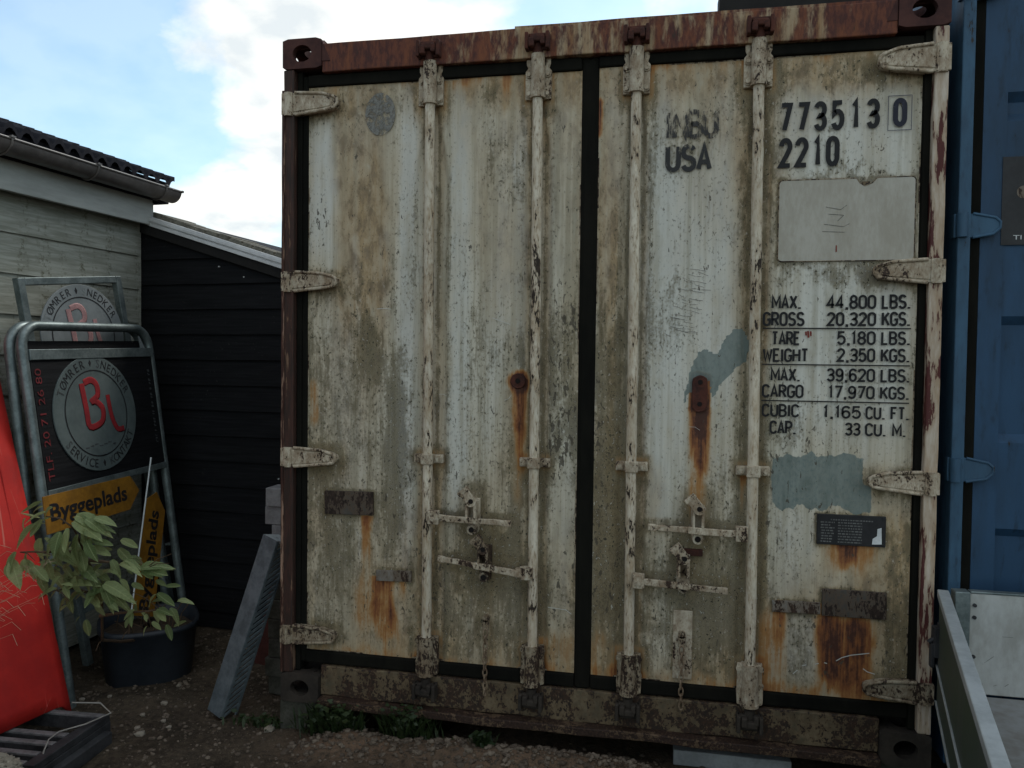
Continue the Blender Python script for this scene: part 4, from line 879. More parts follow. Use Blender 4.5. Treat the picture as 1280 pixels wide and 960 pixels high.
# ------------------------------------------------------------------ grey shed (local +x out of the wall, -y towards the viewer)
SH = empty('timber_shed', (-1.44, 1.03, 0), (0, 0, R(-4.46)), label='grey weatherboarded shed with dark tiled roof and plastic gutter', cat='shed')
BL = 5.2
zt = 2.275; edges = [2.278, 2.087]+[2.087-.19*k for k in range(1, 12)]
for i in range(len(edges)-1):
    z1, z0 = edges[i]+.02, max(edges[i+1], .02)
    if z1 < .1: break
    m = MB(); y0, y1 = -BL, -.004+random.uniform(-.004, .003)
    m.add([(.014, y0, z0), (.014, y1, z0), (.000, y0, z0), (.000, y1, z0), (.004, y0, z1), (.004, y1, z1), (-.008, y0, z1), (-.008, y1, z1)], [(0, 1, 5, 4), (2, 6, 7, 3), (0, 2, 3, 1), (4, 5, 7, 6), (0, 4, 6, 2), (1, 3, 7, 5)])
    o = m.build('board', M['board'], SH, .002)
m = MB(); m.box(-.03, .008, -.0035, .02, 0, 2.30); m.build('corner_trim', M['board'], SH, .003)
m = MB(); m.box(-3.2, -.012, -BL, -.01, .0, 2.27); m.build('inner_wall', M['black'], SH)
m = MB(); m.box(.060, .085, -BL, .028, 2.262, 2.405); m.box(-.02, .0595, -BL, .026, 2.30, 2.312); m.build('fascia', M['fascia'], SH, .003)
m = MB(); n = 14; gr = .062; gx0, gz0 = .150, 2.462
for r_, flip in ((gr, 1), (gr-.004, -1)):
    vs = []
    for y in (-BL, .105):
        vs += [(gx0-r_*math.cos(math.pi*k/n), y, gz0-r_*math.sin(math.pi*k/n)) for k in range(n+1)]
    m.add(vs, [(k, k+1, n+2+k, n+1+k)[::flip] for k in range(n)], True)
m.cyl((gx0+gr, -BL, gz0), (gx0+gr, .105, gz0), .0065, 8)
m.add([(gx0-gr*math.cos(math.pi*k/n), .105, gz0-gr*math.sin(math.pi*k/n)) for k in range(n+1)], [tuple(range(n+1))])
m.box(gx0-gr-.004, gx0+gr+.010, .100, .112, gz0-.006, gz0+.006)
gt = m.build('gutter', M['gutter'], SH)
for y in (-.02, -.50, -.98, -1.46, -1.94, -2.42):
    m = MB(); rr = gr+.004
    m.tube([(gx0-rr*math.cos(math.pi*k/10), y, gz0-rr*math.sin(math.pi*k/10)) for k in range(11)]+[(gx0+gr+.004, y, gz0+.012), (gx0+gr-.014, y, gz0+.010)], .0045, 6); m.box(gx0+gr-.01, gx0+gr+.012, y-.012, y+.012, gz0+.004, gz0+.012)
    m.build('gutter_bracket', M['gutter'], gt, 0)
# tiled roof: rolls running up the slope, courses stepped
rp = .0875; sl = math.tan(R(19)); vs = []; ny = int((BL+.14)/(rp/6)); courses = [(.135, -.02), (-.22, -.36), (-.57, -.71)]
m = MB()
for c in range(8):
    xa, xb = .135-.34*c, .135-.34*(c+1)-.04; vs = []
    for k in range(ny+1):
        y = .14-k*(BL+.14)/ny; ph = (y/rp) % 1; b = .036*sst(np.array(min(ph, 1-ph)*3.6-.3)).item()
        for x, dz in ((xa, .022), (xb, 0.0)): vs.append((x, y, 2.500+(.135-x)*sl+dz+b))
        vs.append((xa, y, 2.500+(.135-xa)*sl+b-.004))
    m.add(vs, [(3*k, 3*k+3, 3*k+4, 3*k+1) for k in range(ny)]+[(3*k, 3*k+2, 3*k+5, 3*k+3) for k in range(ny)])
m.box(.092, .106, -BL, .125, 2.40, 2.522); m.box(-.1, .0915, .10, .124, 2.40, 2.52)
m.build('tiled_roof', M['roof'], SH)
m = MB(); m.add([(.11, .02, 2.41), (.11, -BL, 2.41), (-2.6, .02, 2.41+2.7*sl), (-2.6, -BL, 2.41+2.7*sl), (-2.6, .02, 2.25), (-2.6, -BL, 2.25), (-.02, .02, 2.28), (-.02, -BL, 2.28)], [(0, 2, 3, 1), (0, 6, 4, 2), (2, 4, 5, 3), (1, 3, 5, 7)]); m.build('gable', M['black'], SH)

# ------------------------------------------------------------------ black shed behind it (same axes)
BS = empty('timber_shed', (-1.44, 1.05, 0), (0, 0, R(-4.46)), label='low black-boarded shed with sloping roof between grey shed and container', cat='shed')
def vz(x): return 2.335-.306*x          # verge line: roof falls to the right
z = 1.500-.141*11
while z < 2.3:
    z0, z1 = max(z, .0), z+.141; m = MB()
    xr = 1.40
    if vz(xr)-.10 < z1: xr = max(.05, (2.335-.10-z1)/.306)
    if z1 > .03 and z0 < 2.2:
        xe = min(1.40, (2.335-.09-z0)/.306)
        P = [(-.12, z0+.003), (xe, z0+.003), (min(xr, xe), z1+.012), (-.12, z1+.012)]
        vs = [(x, .004 if zz_ < z0+.01 else .018, zz_) for x, zz_ in P]+[(x, .03, zz_) for x, zz_ in P]
        m.add(vs, [(0, 1, 2, 3), (7, 6, 5, 4), (0, 4, 5, 1), (1, 5, 6, 2), (2, 6, 7, 3), (3, 7, 4, 0)]); o = m.build('board', M['black'], BS, .0015); cuts(o, maxlen=.1); jitter(o, .0035, 3.1+z, (0, .6, 1))
    z += .141
nail = MB()
for a, b in ((.52, 2.02), (.68, 1.96), (.95, 1.40), (.96, 1.12), (.97, .98), (.90, .86)): nail.cyl((a, .016, b), (a, .004, b), .004, 6)
nail.build('nail_head', M['verge'], BS)['kind'] = 'stuff'
ang = math.atan(.306); T = Matrix.Translation((-.02, 0, vz(-.02))) @ Matrix.Rotation(ang, 4, 'Y'); Ls = 1.46/math.cos(ang)
m = MB(); m.box(0, Ls, -.012, .03, -.105, -.052, T); m.build('verge_board', M['plank'], BS, .003)
m = MB(); m.box(.0, Ls, -.022, .03, -.052, -.034, T); m.box(0, Ls, -.018, .03, -.034, -.026, T); m.box(0, Ls, -.026, .03, -.026, -.010, T); m.box(0, Ls, -.020, .03, -.010, .0, T); m.build('verge_flashing', M['verge'], BS, .0015)
x = .02; k = 0
while x < Ls-.06:
    w = random.uniform(.070, .085); m = MB(); m.box(x, x+w-.012, .012, .30, -.002, .024+random.uniform(-.004, .006), T); m.box(x+w-.013, x+w, .016, .30, -.002, .012, T); m.build('verge_tile', M['lump'], BS, .004); x += w
m = MB(); m.box(0, Ls, .31, 3.6, -.03, .012, T); m.build('roof_deck', M['roof'], BS)
m = MB(); m.add([(-.12, .031, 0), (1.40, .031, 0), (1.40, .031, vz(1.40)-.06), (-.12, .031, vz(-.12)-.06), (-.12, 3.5, 0), (1.40, 3.5, 0), (1.40, 3.5, vz(1.4)-.06), (-.12, 3.5, vz(-.12)-.06)], [(0, 1, 2, 3), (5, 4, 7, 6), (1, 5, 6, 2), (4, 0, 3, 7)]); m.build('inner_wall', M['black'], BS)

# ------------------------------------------------------------------ A-board with disc emblem
AB = ((-.975, -.012, -.008), (-.124, -.029, 1.592))
ab = empty('a_board', *AB, label='black A-board on galvanised tube frame with grey disc and red initials', cat='sign')
def frame_tube(Wf, Lf, y, r, rad=.10, n=7):
    pts = [(0, y, 0), (0, y, Lf*.5)]
    pts += [(rad-rad*math.cos(R(90*k/n)), y, Lf-rad+rad*math.sin(R(90*k/n))) for k in range(n+1)]
    pts += [(Wf-rad+rad*math.sin(R(90*k/n)), y, Lf-rad+rad*math.cos(R(90*k/n))) for k in range(n+1)]
    return pts+[(Wf, y, Lf*.5), (Wf, y, 0)]
m = MB(); m.tube(frame_tube(.845, 1.664, 0, .021), .021, 12); m.build('frame', M['galv'], ab)
m = MB()
pts = [(p[0]-.012, .045+.06*(1.664-p[2])/1.664, p[2]+.004) for p in frame_tube(.855, 1.664, 0, .021)]
m.tube(pts, .021, 12); m.build('rear_frame', M['galv'], ab)
m = MB(); m.box(.015, .83, -.024, -.004, 1.512, 1.558); m.build('crossbar', M['galv'], ab, .002)
m = MB(); m.box(.015, .83, -.024, -.004, .918, .948); m.build('crossbar', M['galv'], ab, .002)
m = MB(); m.box(.02, .825, .028, .044, .93, 1.60); m.build('rear_panel', M['black'], ab)
m = MB(); m.box(.833, .90, .02, .05, .50, .51); m.build('stay', M['galv'], ab)
sp = None
m = MB(); m.box(.018, .828, -.016, -.003, .9485, 1.5115); sp = m.build('sign_panel', M['black'], ab); sp['label'] = 'black panel with red telephone number'
m = MB(); m.prism([(.79, 1.60), (.815, 1.555), (.78, 1.555), (.775, 1.625)], .0, .006); m.build('torn_edge', M['disc_pale'], ab)
def emblem(root, cx, cz, r, y, disc, ink, ghost, red, first_ghost=True):
    m = MB(); n = 56; m.prism([(cx+r*math.cos(2*math.pi*k/n), cz+r*math.sin(2*math.pi*k/n)) for k in range(n)], y-.005, y+.002); e = m.build('emblem_disc', disc, root, .0015)
    yy = y-.0062; m = MB()
    for k in range(n):
        a0, a1 = 2*math.pi*k/n, 2*math.pi*(k+1)/n; ra, rb = r*.735, r*.757
        m.add([(cx+ra*math.cos(a0), yy, cz+ra*math.sin(a0)), (cx+rb*math.cos(a0), yy, cz+rb*math.sin(a0)), (cx+rb*math.cos(a1), yy, cz+rb*math.sin(a1)), (cx+ra*math.cos(a1), yy, cz+ra*math.sin(a1))], [(0, 1, 2, 3)])
    m.build('ring', ink, e)
    for body, a0, a1, bt in (('TØMRER', 158, 100, False), ('SNEDKER', 84, 20, False), ('SERVICE', 208, 262, True), ('KONTAKT', 280, 334, True)):
        n_ = len(body); text_arc('lettering', body, cx, cz, r*.875, r*.145, a0, a1, yy, ink, e, bt, .0, set(range(1, n_)))
        text_arc('lettering', body, cx, cz, r*.875, r*.145, a0, a1, yy, ghost, e, bt, .0, {0})
    m = MB()
    for an in (92, 271):
        px, pz = cx+r*.875*math.cos(R(an)), cz+r*.875*math.sin(R(an)); m.prism([(px, pz-.016), (px+.008, pz), (px, pz+.016), (px-.008, pz)], yy, yy+.001)
    m.build('dot', ink, e)
    def stroke(pts, w):
        m = MB(); P = [Vector((a, 0, b)) for a, b in pts]; Q = []
        for i in range(len(P)-1):
            for t in (0, .25, .5, .75):
                p0, p1, p2, p3 = P[max(i-1, 0)], P[i], P[i+1], P[min(i+2, len(P)-1)]
                Q.append(.5*((2*p1)+(p2-p0)*t+(2*p0-5*p1+4*p2-p3)*t*t+(3*p1-p0-3*p2+p3)*t**3))
        Q.append(P[-1]); m.tube([(cx+q.x*r, 0, cz+q.z*r) for q in Q], w*r, 8)
        m.v = [(a, y-.0066+b*.02, c) for a, b, c in m.v]; return m
    bm_ = stroke([(-.30, .53), (-.26, .1), (-.22, -.22), (.08, -.16), (.14, .06), (.0, .20), (-.12, .20), (.05, .30), (.06, .48), (-.06, .58), (-.24, .54)], .060); bm_.build('initial', red, e)
    lm = stroke([(.30, .30), (.32, .05), (.36, -.16), (.46, -.33), (.62, -.33)], .050); lm.build('initial', red, e)
    m = MB()
    for k in range(7):
        a = -.38+.11*k; m.box(cx+a*r, cx+(a+.08)*r, yy, yy+.0005, cz-.58*r+.02*r*(k % 3), cz-.56*r+.02*r*(k % 3))
    m.build('fine_print', ghost, e)
    return e
emblem(ab, .372, 1.252, .272, -.016, M['disc'], M['ink'], M['ink_grey'], M['signred'])
# upright telephone line and a faded line on the panel
def upright(body, xb, z0, z1, h, mat):
    Mx = Matrix.Translation((xb, -.0185, z0)) @ Matrix.Rotation(R(-90), 4, 'Y'); text_fit('lettering', body, 0, z1-z0, 0, h, 0, mat, sp, .0, M=Mx)
upright('TLF. 20 71 26 80', .066, .985, 1.475, .034, M['signred_dim'])
m = MB(); zz_ = 1.06; ru = random.Random(2)          # a worn-off upright line, too faded to read
while zz_ < 1.45:
    l_ = ru.uniform(.006, .014); m.box(.778+ru.uniform(0, .004), .795, -.0186, -.0182, zz_, zz_+l_*.45); m.box(.778, .782+ru.uniform(0, .012), -.0186, -.0182, zz_+l_*.45, zz_+l_); zz_ += l_+ru.choice((.005, .006, .018))
m.build('faded_print', M['ink_grey'], sp)['kind'] = 'stuff'

# arrows "Byggeplads"
def arrow(label, lx, lz, ang, y):
    T = Matrix.Translation(AB[0]) @ Euler(AB[1]).to_matrix().to_4x4() @ Matrix.Translation((lx, y, lz)) @ Matrix.Rotation(-R(ang), 4, 'Y')
    e = empty('arrow_sign', label=label, cat='sign', group='amber arrow signs'); e.matrix_world = T; e.location, e.rotation_euler = T.to_translation(), T.to_euler()
    m = MB(); m.prism([(0, 0), (.525, 0), (.61, .082), (.555, .162), (0, .162)], 0, .006); m.build('sign_face', M['yellow'], e, .001)
    text_fit('lettering', 'Byggeplads', .028, .515, .052, .122, -.0012, M['ink'], e, .026)
    return e
a1 = arrow('amber arrow sign reading Byggeplads lying level under the A-board panel', -.035, .768, -.6, -.034); del a1['group']
a2 = arrow('amber arrow sign reading Byggeplads stood on end in the blue tub', .522, .215, 68.5, -.062); del a2['group']
T = Matrix.Translation(AB[0]) @ Euler(AB[1]).to_matrix().to_4x4()
m = MB(); a = T @ Vector((.627, -.085, .995)); b = T @ Vector((.325, -.085, .27)); m.cyl(a, b, .0045, 8); o = m.build('metal_rod', M['alu'], None); tag(o, 'thin pale metal rod leaning beside the upright arrow sign', 'rod')

# rear frame with pale disc leaning on the shed wall
RF = empty('sign_frame', (-1.19, .343, .02), (R(-5.0), R(-7.0), R(90-4.46)), label='square-tube sign frame with pale disc leaning on the grey shed wall', cat='sign')
Lf = 1.868; Wf = .62
rest = []
m = MB(); m.box(0, .035, 0, .035, 0, Lf); m.box(Wf-.035, Wf, 0, .035, 0, Lf); m.box(.0355, Wf-.0355, .001, .034, Lf-.035, Lf); m.box(.0355, Wf-.0355, .001, .034, .25, .285); m.build('frame', M['galv'], RF, .003)
m = MB(); m.box(.036, Wf-.036, .012, .022, Lf-.62, Lf-.58); m.build('crossbar', M['galv'], RF)
emblem(RF, .31, Lf-.29, .252, -.004, M['disc_pale'], M['ink'], M['ink_ghost'], M['signred_pale'])

# red board leaning on the shed
pb = Vector((-.848, -.166, .102)); pe = Vector((-.155, -.988, 0)).normalized(); up = (Vector((-1.235, -.105, 1.427))-pb).normalized(); pe = (pe-up*pe.dot(up)).normalized(); nrm = up.cross(pe)
if nrm.x < 0: nrm = -nrm
RB = empty('red_board', pb, label='bright red painted sheet leaning against the grey shed', cat='board')
m = MB()
def rp_(u, w, t): return pe*u+up*w+nrm*t
nu, nw = 24, 28; vs = []
for j in range(nw+1):
    for i in range(nu+1):
        u, w = .74*i/nu, 1.62*j/nw
        t = .004*math.sin(w*4+u*3)+.006*math.exp(-((u-.075)/.02)**2)*(1 if w > .55 else .6)-.008*math.exp(-((w-.30-.12*u)/.012)**2)
        vs.append(rp_(u, w-.05*max(0, .035-u)/.035*(w < .06), t))
fs = [(j*(nu+1)+i, j*(nu+1)+i+1, (j+1)*(nu+1)+i+1, (j+1)*(nu+1)+i) for j in range(nw) for i in range(nu)]
m.add(vs, fs, True); m.add([v-nrm*.012 for v in vs], [f[::-1] for f in fs], True)
bN = (nu+1)*(nw+1)
edge = [i for i in range(nu+1)]+[(j*(nu+1)+nu) for j in range(1, nw+1)]+[nw*(nu+1)+i for i in range(nu-1, -1, -1)]+[j*(nu+1) for j in range(nw-1, 0, -1)]
m.f += [(edge[i], edge[(i+1) % len(edge)], bN+edge[(i+1) % len(edge)], bN+edge[i]) for i in range(len(edge))]; m.sm += [False]*len(edge)
m.build('sheet', M['red'], RB)
m = MB()
for w0, w1, u0 in ((.02, .33, .085), (.33, 1.58, .075)):
    m.tube([rp_(u0+.012*(1-k/8), w0+(w1-w0)*k/8, .002) for k in range(9)], .0022, 6)
m.build('crease', M['red'], RB)

# planter tub with dry compost
TB = empty('planter_tub', (-.905, .405, gz(-.9, .4)), (0, 0, R(38)), label='dark blue-grey plastic tub standing under the A-board', cat='tub')
def sq(r, n=40, p=3.0):
    out = []
    for k in range(n):
        a = 2*math.pi*k/n; c, s = math.cos(a), math.sin(a); q = (abs(c)**p+abs(s)**p)**(-1/p); out.append((r*q*c, r*q*s))
    return out
def loft(rings):
    m = MB(); n = len(rings[0][0]); vs = []
    for ring, z in rings: vs += [(x, y, z) for x, y in ring]
    m.add(vs, [(j*n+k, j*n+(k+1) % n, (j+1)*n+(k+1) % n, (j+1)*n+k) for j in range(len(rings)-1) for k in range(n)], True); return m, n, vs
m, n, vs = loft([(sq(.185), 0), (sq(.188), .01), (sq(.212), .235), (sq(.222), .240), (sq(.222), .262), (sq(.205), .262), (sq(.200), .19)]); m.add(vs[:n], [tuple(range(n))[::-1]]); m.build('tub_shell', M['tub'], TB)
m, n, vs = loft([(sq(.203), .20), (sq(.12), .215), (sq(.03), .225)]); o = m.build('compost', M['compost'], TB); jitter(o, .01, 20)
m = MB()
for k in range(26):
    a = random.uniform(0, 6.28); r_ = random.uniform(.02, .16); x, y = r_*math.cos(a), r_*math.sin(a); l = random.uniform(.05, .16); b = random.uniform(0, 6.28)
    m.tube([(x, y, .2), (x+.02*math.cos(b), y+.02*math.sin(b), .2+l*.6), (x+.06*math.cos(b), y+.06*math.sin(b), .2+l)], .002, 5)
m.build('dead_stalks', M['stem'], TB)['kind'] = 'stuff'

# leafy shrub rooted in the tub
SB = empty('leafy_shrub', (-.86, .28, .20), label='grey-green leafy shrub leaning out of the blue tub', cat='shrub')
S0 = Vector((-.86, .28, .20))
def leaf_mesh(L, Wd, curl, fold, seed):
    r = random.Random(seed); vs = []; fs = []; n = 7
    for i in range(n+1):
        t = i/n; w = Wd*math.sin(math.pi*min(1, t*.93+.07))**.75*(1-.25*t)*(.0 if i == n else 1); z = -curl*t*t*L
        for sgn in (-1, 0, 1):
            ed = w*sgn*.5*(1+.12*r.uniform(-1, 1)); vs.append((ed, t*L, z+abs(sgn)*fold*w*.5+.006*r.uniform(-1, 1)*abs(sgn)))
    for i in range(n):
        for c in (0, 1): fs.append((3*i+c, 3*i+c+1, 3*i+4+c, 3*i+3+c))
    me = bpy.data.meshes.new('leaf'); me.from_pydata(vs, [], fs); me.polygons.foreach_set('use_smooth', [True]*len(fs)); me.materials.append(M['leaf']); return me
leafs = [leaf_mesh(1, .46, c, f, i) for i, (c, f) in enumerate(((.25, .35), (.55, .25), (-.15, .5), (.75, .45)))]
def leaf(pos, dirv, L, nrm_hint=(0, -.3, 1), which=None):
    d = Vector(dirv).normalized(); u = Vector(nrm_hint); u = (u-d*u.dot(d)).normalized(); x = d.cross(u)
    o = bpy.data.objects.new('leaf', leafs[which if which is not None else random.randrange(4)]); COL.objects.link(o); o.parent = SB
    o.matrix_local = Matrix.Translation(Vector(pos)-S0) @ Matrix((x, d, u)).transposed().to_4x4() @ Matrix.Scale(L, 4)
# branches given by way points in metres, leaves from stalk to tip
br = [[(-0.86, 0.28, 0.2), (-0.78, 0.05, 0.28), (-0.647, -0.223, 0.394), (-0.546, -0.349, 0.629), (-0.525, -0.443, 0.775), (-0.533, -0.502, 0.904), (-0.558, -0.536, 0.944), (-0.613, -0.547, 0.951)], [(-0.525, -0.443, 0.775), (-0.468, -0.391, 0.757), (-0.365, -0.351, 0.726)], [(-0.586, -0.309, 0.522), (-0.491, -0.32, 0.545), (-0.374, -0.317, 0.559), (-0.33, -0.307, 0.566)], [(-0.554, -0.478, 0.811), (-0.621, -0.522, 0.818), (-0.661, -0.601, 0.834)], [(-0.546, -0.35, 0.614), (-0.58, -0.457, 0.673), (-0.606, -0.503, 0.676)]]
m = MB()
for b in br:
    m.tube([Vector(p)-S0 for p in b], .004, 6, radii=[.0075*(1-.75*i/(len(b)-1)) for i in range(len(b))])
m.build('stem', M['stem'], SB)
rl = random.Random(5)
m = MB()
for k in range(16):
    b = br[k % len(br)]; p = Vector(b[min(len(b)-1, 1+k % 4)]); d_ = Vector((rl.uniform(-1, 1), rl.uniform(-.5, .3), rl.uniform(-.4, .6)))*.12
    m.tube([p-S0, p+d_*.5+Vector((0, 0, .01))-S0, p+d_-S0], .0014, 5, radii=[.0022, .0016, .001])
m.build('twig', M['stem'], SB)['kind'] = 'stuff'
LV = [((-0.635, -0.542, 0.941), (-0.69, -0.593, 0.959)), ((-0.592, -0.553, 0.968), (-0.668, -0.61, 0.941)), ((-0.526, -0.499, 0.947), (-0.377, -0.511, 0.928)), ((-0.519, -0.519, 0.931), (-0.329, -0.523, 0.858)), ((-0.534, -0.563, 0.903), (-0.542, -0.609, 0.802)), ((-0.522, -0.54, 0.912), (-0.49, -0.578, 0.811)), ((-0.578, -0.532, 0.874), (-0.622, -0.584, 0.804)), ((-0.494, -0.525, 0.888), (-0.516, -0.574, 0.775)), ((-0.648, -0.545, 0.921), (-0.723, -0.604, 0.831)), ((-0.666, -0.612, 0.837), (-0.685, -0.66, 0.738)), ((-0.679, -0.616, 0.809), (-0.617, -0.647, 0.698)), ((-0.704, -0.54, 0.788), (-0.621, -0.565, 0.738)), ((-0.497, -0.436, 0.805), (-0.39, -0.455, 0.81)), ((-0.65, -0.509, 0.784), (-0.603, -0.542, 0.724)), ((-0.595, -0.478, 0.745), (-0.515, -0.501, 0.819)), ((-0.553, -0.449, 0.76), (-0.452, -0.471, 0.7)), ((-0.567, -0.453, 0.717), (-0.549, -0.493, 0.628)), ((-0.593, -0.499, 0.727), (-0.617, -0.545, 0.696)), ((-0.591, -0.52, 0.69), (-0.642, -0.571, 0.682)), ((-0.539, -0.427, 0.712), (-0.431, -0.445, 0.767)), ((-0.481, -0.416, 0.683), (-0.345, -0.43, 0.661)), ((-0.486, -0.418, 0.674), (-0.403, -0.444, 0.603)), ((-0.509, -0.422, 0.668), (-0.521, -0.468, 0.584)), ((-0.551, -0.452, 0.659), (-0.591, -0.502, 0.613)), ((-0.594, -0.461, 0.644), (-0.627, -0.509, 0.598)), ((-0.439, -0.385, 0.751), (-0.34, -0.406, 0.766)), ((-0.38, -0.354, 0.726), (-0.268, -0.37, 0.794)), ((-0.371, -0.352, 0.726), (-0.295, -0.379, 0.685)), ((-0.359, -0.35, 0.726), (-0.226, -0.364, 0.698)), ((-0.424, -0.327, 0.565), (-0.449, -0.373, 0.548)), ((-0.342, -0.31, 0.566), (-0.264, -0.335, 0.579)), ((-0.336, -0.309, 0.563), (-0.268, -0.337, 0.52)), ((-0.433, -0.329, 0.556), (-0.419, -0.368, 0.509)), ((-0.368, -0.315, 0.577), (-0.335, -0.347, 0.65)), ((-0.608, -0.499, 0.813), (-0.494, -0.518, 0.796)), ((-0.621, -0.521, 0.846), (-0.507, -0.54, 0.829)), ((-0.511, -0.459, 0.809), (-0.536, -0.507, 0.734)), ((-0.468, -0.391, 0.766), (-0.41, -0.421, 0.719)), ((-0.653, -0.53, 0.755), (-0.67, -0.575, 0.748)), ((-0.538, -0.409, 0.632), (-0.465, -0.436, 0.587)), ((-0.659, -0.481, 0.741), (-0.557, -0.502, 0.702)), ((-0.586, -0.458, 0.687), (-0.472, -0.475, 0.714)), ((-0.594, -0.508, 0.773), (-0.625, -0.554, 0.811)), ((-0.519, -0.488, 0.916), (-0.435, -0.511, 0.968))]
for a_, b_ in LV:
    a_, b_ = Vector(a_), Vector(b_); leaf(a_, b_-a_, min(.125, (b_-a_).length*.80), (rl.uniform(-.5, .3), rl.uniform(-.9, -.3), 1))
    for _q in range(rl.choice((2, 3, 3, 4))):
        c_ = a_.lerp(b_, .2)+Vector((rl.uniform(-.07, .06), rl.uniform(.0, .08), rl.uniform(-.09, .03))); leaf(c_, (b_-a_)+Vector((rl.uniform(-.08, .08), .02, rl.uniform(-.08, .03))), min(.085, (b_-a_).length*rl.uniform(.35, .8)), (rl.uniform(-.6, .6), -.5, 1))
# dry grass stalks in front of the red board
DG = empty('dry_grass', (-.98, -.78, .0), label='dry pale grass stalks arching in front of the red sheet', cat='grass')
m = MB(); rg = random.Random(9)
for k in range(30):
    x, y = rg.uniform(-.10, .04), rg.uniform(-.08, .10); h = rg.uniform(.68, .98); l = rg.uniform(.20, .46); b = rg.uniform(-.2, .9)
    pts = [Vector((x, y, 0))+Vector((l*math.cos(b)*t**2.0, l*math.sin(b)*t**2.0, h*(t-.16*t**4))) for t in (0, .2, .4, .55, .7, .8, .9, 1)]
    m.tube(pts, .0012, 4, radii=[.0012, .0011, .001, .0009, .0008, .0007, .0006, .0005])
    for j in range(4):
        q = pts[4+j % 4]; c = b+rg.uniform(-1.2, 1.2); e_ = rg.uniform(.03, .10); m.tube([q, q+Vector((e_*.5*math.cos(c), e_*.5*math.sin(c), .016)), q+Vector((e_*math.cos(c), e_*math.sin(c), rg.uniform(-.02, .02)))], .0007, 4)
m.build('stalk', M['straw'], DG)['kind'] = 'stuff'

# black steel grille on the ground, red sheet stands on it
GR = empty('steel_grille', (-.615, -.235, .0), (0, 0, R(3)), label='black steel grille lying on the dirt under the red sheet', cat='grille')
m = MB(); m.box(-.05, 0, -.38, .02, .012, .070); m.box(-.048, -.002, -.38, .018, .0705, .098); m.build('side_rail', M['steelblack'], GR, .003)
m = MB(); m.box(-.75, -.70, -.38, .02, .012, .097); m.build('side_rail', M['steelblack'], GR, .003)
m = MB(); m.box(.0005, .035, -.30, -.02, .0, .050); m.build('foot', M['steelblack'], GR, .003)
for y, h in ((.0, .102), (-.16, .100), (-.225, .099), (-.30, .100), (-.365, .1)):
    m = MB(); m.box(-.70, -.052 if y else -.02, y-.010, y+.012, .04, h-.012); m.build('slat', M['steelblack'], GR, .002)
    m = MB(); m.box(-.70, -.05 if y else -.018, y-.012, y+.014, h-.0115, h-.002); m.build('slat_edge', M['steeledge'], GR, .002)
m = MB(); m.tube([(-.72+.0, -.30, .17), (-.66, -.22, .14), (-.60, -.235, .112), (-.635, -.33, .108), (-.69, -.40, .106), (-.67, -.47, .112), (-.635, -.53, .104), (-.61, -.58, .05), (-.59, -.63, .03)], .0030, 6); tag(m.build('twine', M['twine']), 'frayed grey twine trailing over the steel grille', 'twine')

# galvanised perforated plank leaning on the container side
PL = empty('steel_plank', (-.325, .025, .0), label='galvanised steel plank with serrated grating edge leaning on the container', cat='plank')
a = Vector((0, 0, .0)); top = Vector((.215, .085, .758)); ax = top.normalized(); fx = Vector((.90, -.30, 0)); fx = (fx-ax*fx.dot(ax)).normalized(); fy = ax.cross(fx)
if fy.y < 0: fy = -fy
Ln = top.length; wd, dp = .088, .085
Tm = Matrix((fx, fy, ax)).transposed().to_4x4()
m = MB(); m.box(-wd/2, wd/2, 0, .004, .02, Ln, Tm); m.box(-wd/2, -wd/2+.003, .0045, dp*.5, .02, Ln-.006, Tm); m.build('face', M['galv_flat'], PL, .001)
m = MB(); m.holed(Tm @ Matrix.Translation((0, dp/2+.002, Ln-.0005)) @ Matrix.Rotation(R(-90), 4, 'X'), wd-.002, dp, .008, .008, .003); m.build('end_plate', M['alu'], PL)
m = MB(); nb = 27
for k in range(nb):
    z = .045+(Ln-.075)*k/(nb-1)
    T2 = Tm @ Matrix.Translation((wd/2-.003, dp/2+.002, z)) @ Matrix.Rotation(R(34), 4, 'X'); m.box(-.003, .003, -dp*.52, dp*.52, -.0058, .0058, T2)
m.box(wd/2-.006, wd/2+.002, dp-.008, dp+.002, .02, Ln-.004, Tm); m.box(wd/2-.002, wd/2+.001, .0045, .014, .02, Ln-.004, Tm)
o = m.build('grating', M['galv_flat'], PL); o['kind'] = 'stuff'

# stack of concrete blocks beside the container
STK = random.Random(3); z = .0
for k in range(11):
    h = .085; w = STK.uniform(.19, .215); x1 = -.018-STK.uniform(0, .012); x0 = x1-w-(.02 if k in (9,) else 0); y0 = .30+STK.uniform(-.015, .02)
    m = MB(); m.box(x0, x1, y0, y0+.11, z, z+h-.002); o = m.build('concrete_block', M['block'] if k > 7 else M['mossblock'], None, .004); cuts(o); jitter(o, .002, 25)
    tag(o, ['mossy concrete block in the lower part of the stack beside the container', 'grey concrete block near the top of the stack beside the container'][k > 7] if k < 10 else 'topmost grey block on the stack beside the container', 'block', 'blocks stacked beside the container'); z += h
m = MB(); m.add([(-.47, .60, .0), (-.03, .56, .0), (-.03, .72, 1.55), (-.17, .74, 1.55), (-.47, .62, .0), (-.03, .58, .0), (-.03, .74, 1.55), (-.17, .76, 1.55)], [(0, 1, 2, 3), (7, 6, 5, 4), (0, 4, 5, 1), (1, 5, 6, 2), (2, 6, 7, 3), (3, 7, 4, 0)])
tag(m.build('leaning_board', M['rusty_sheet']), 'dark red-brown board leaning behind the block stack', 'board')

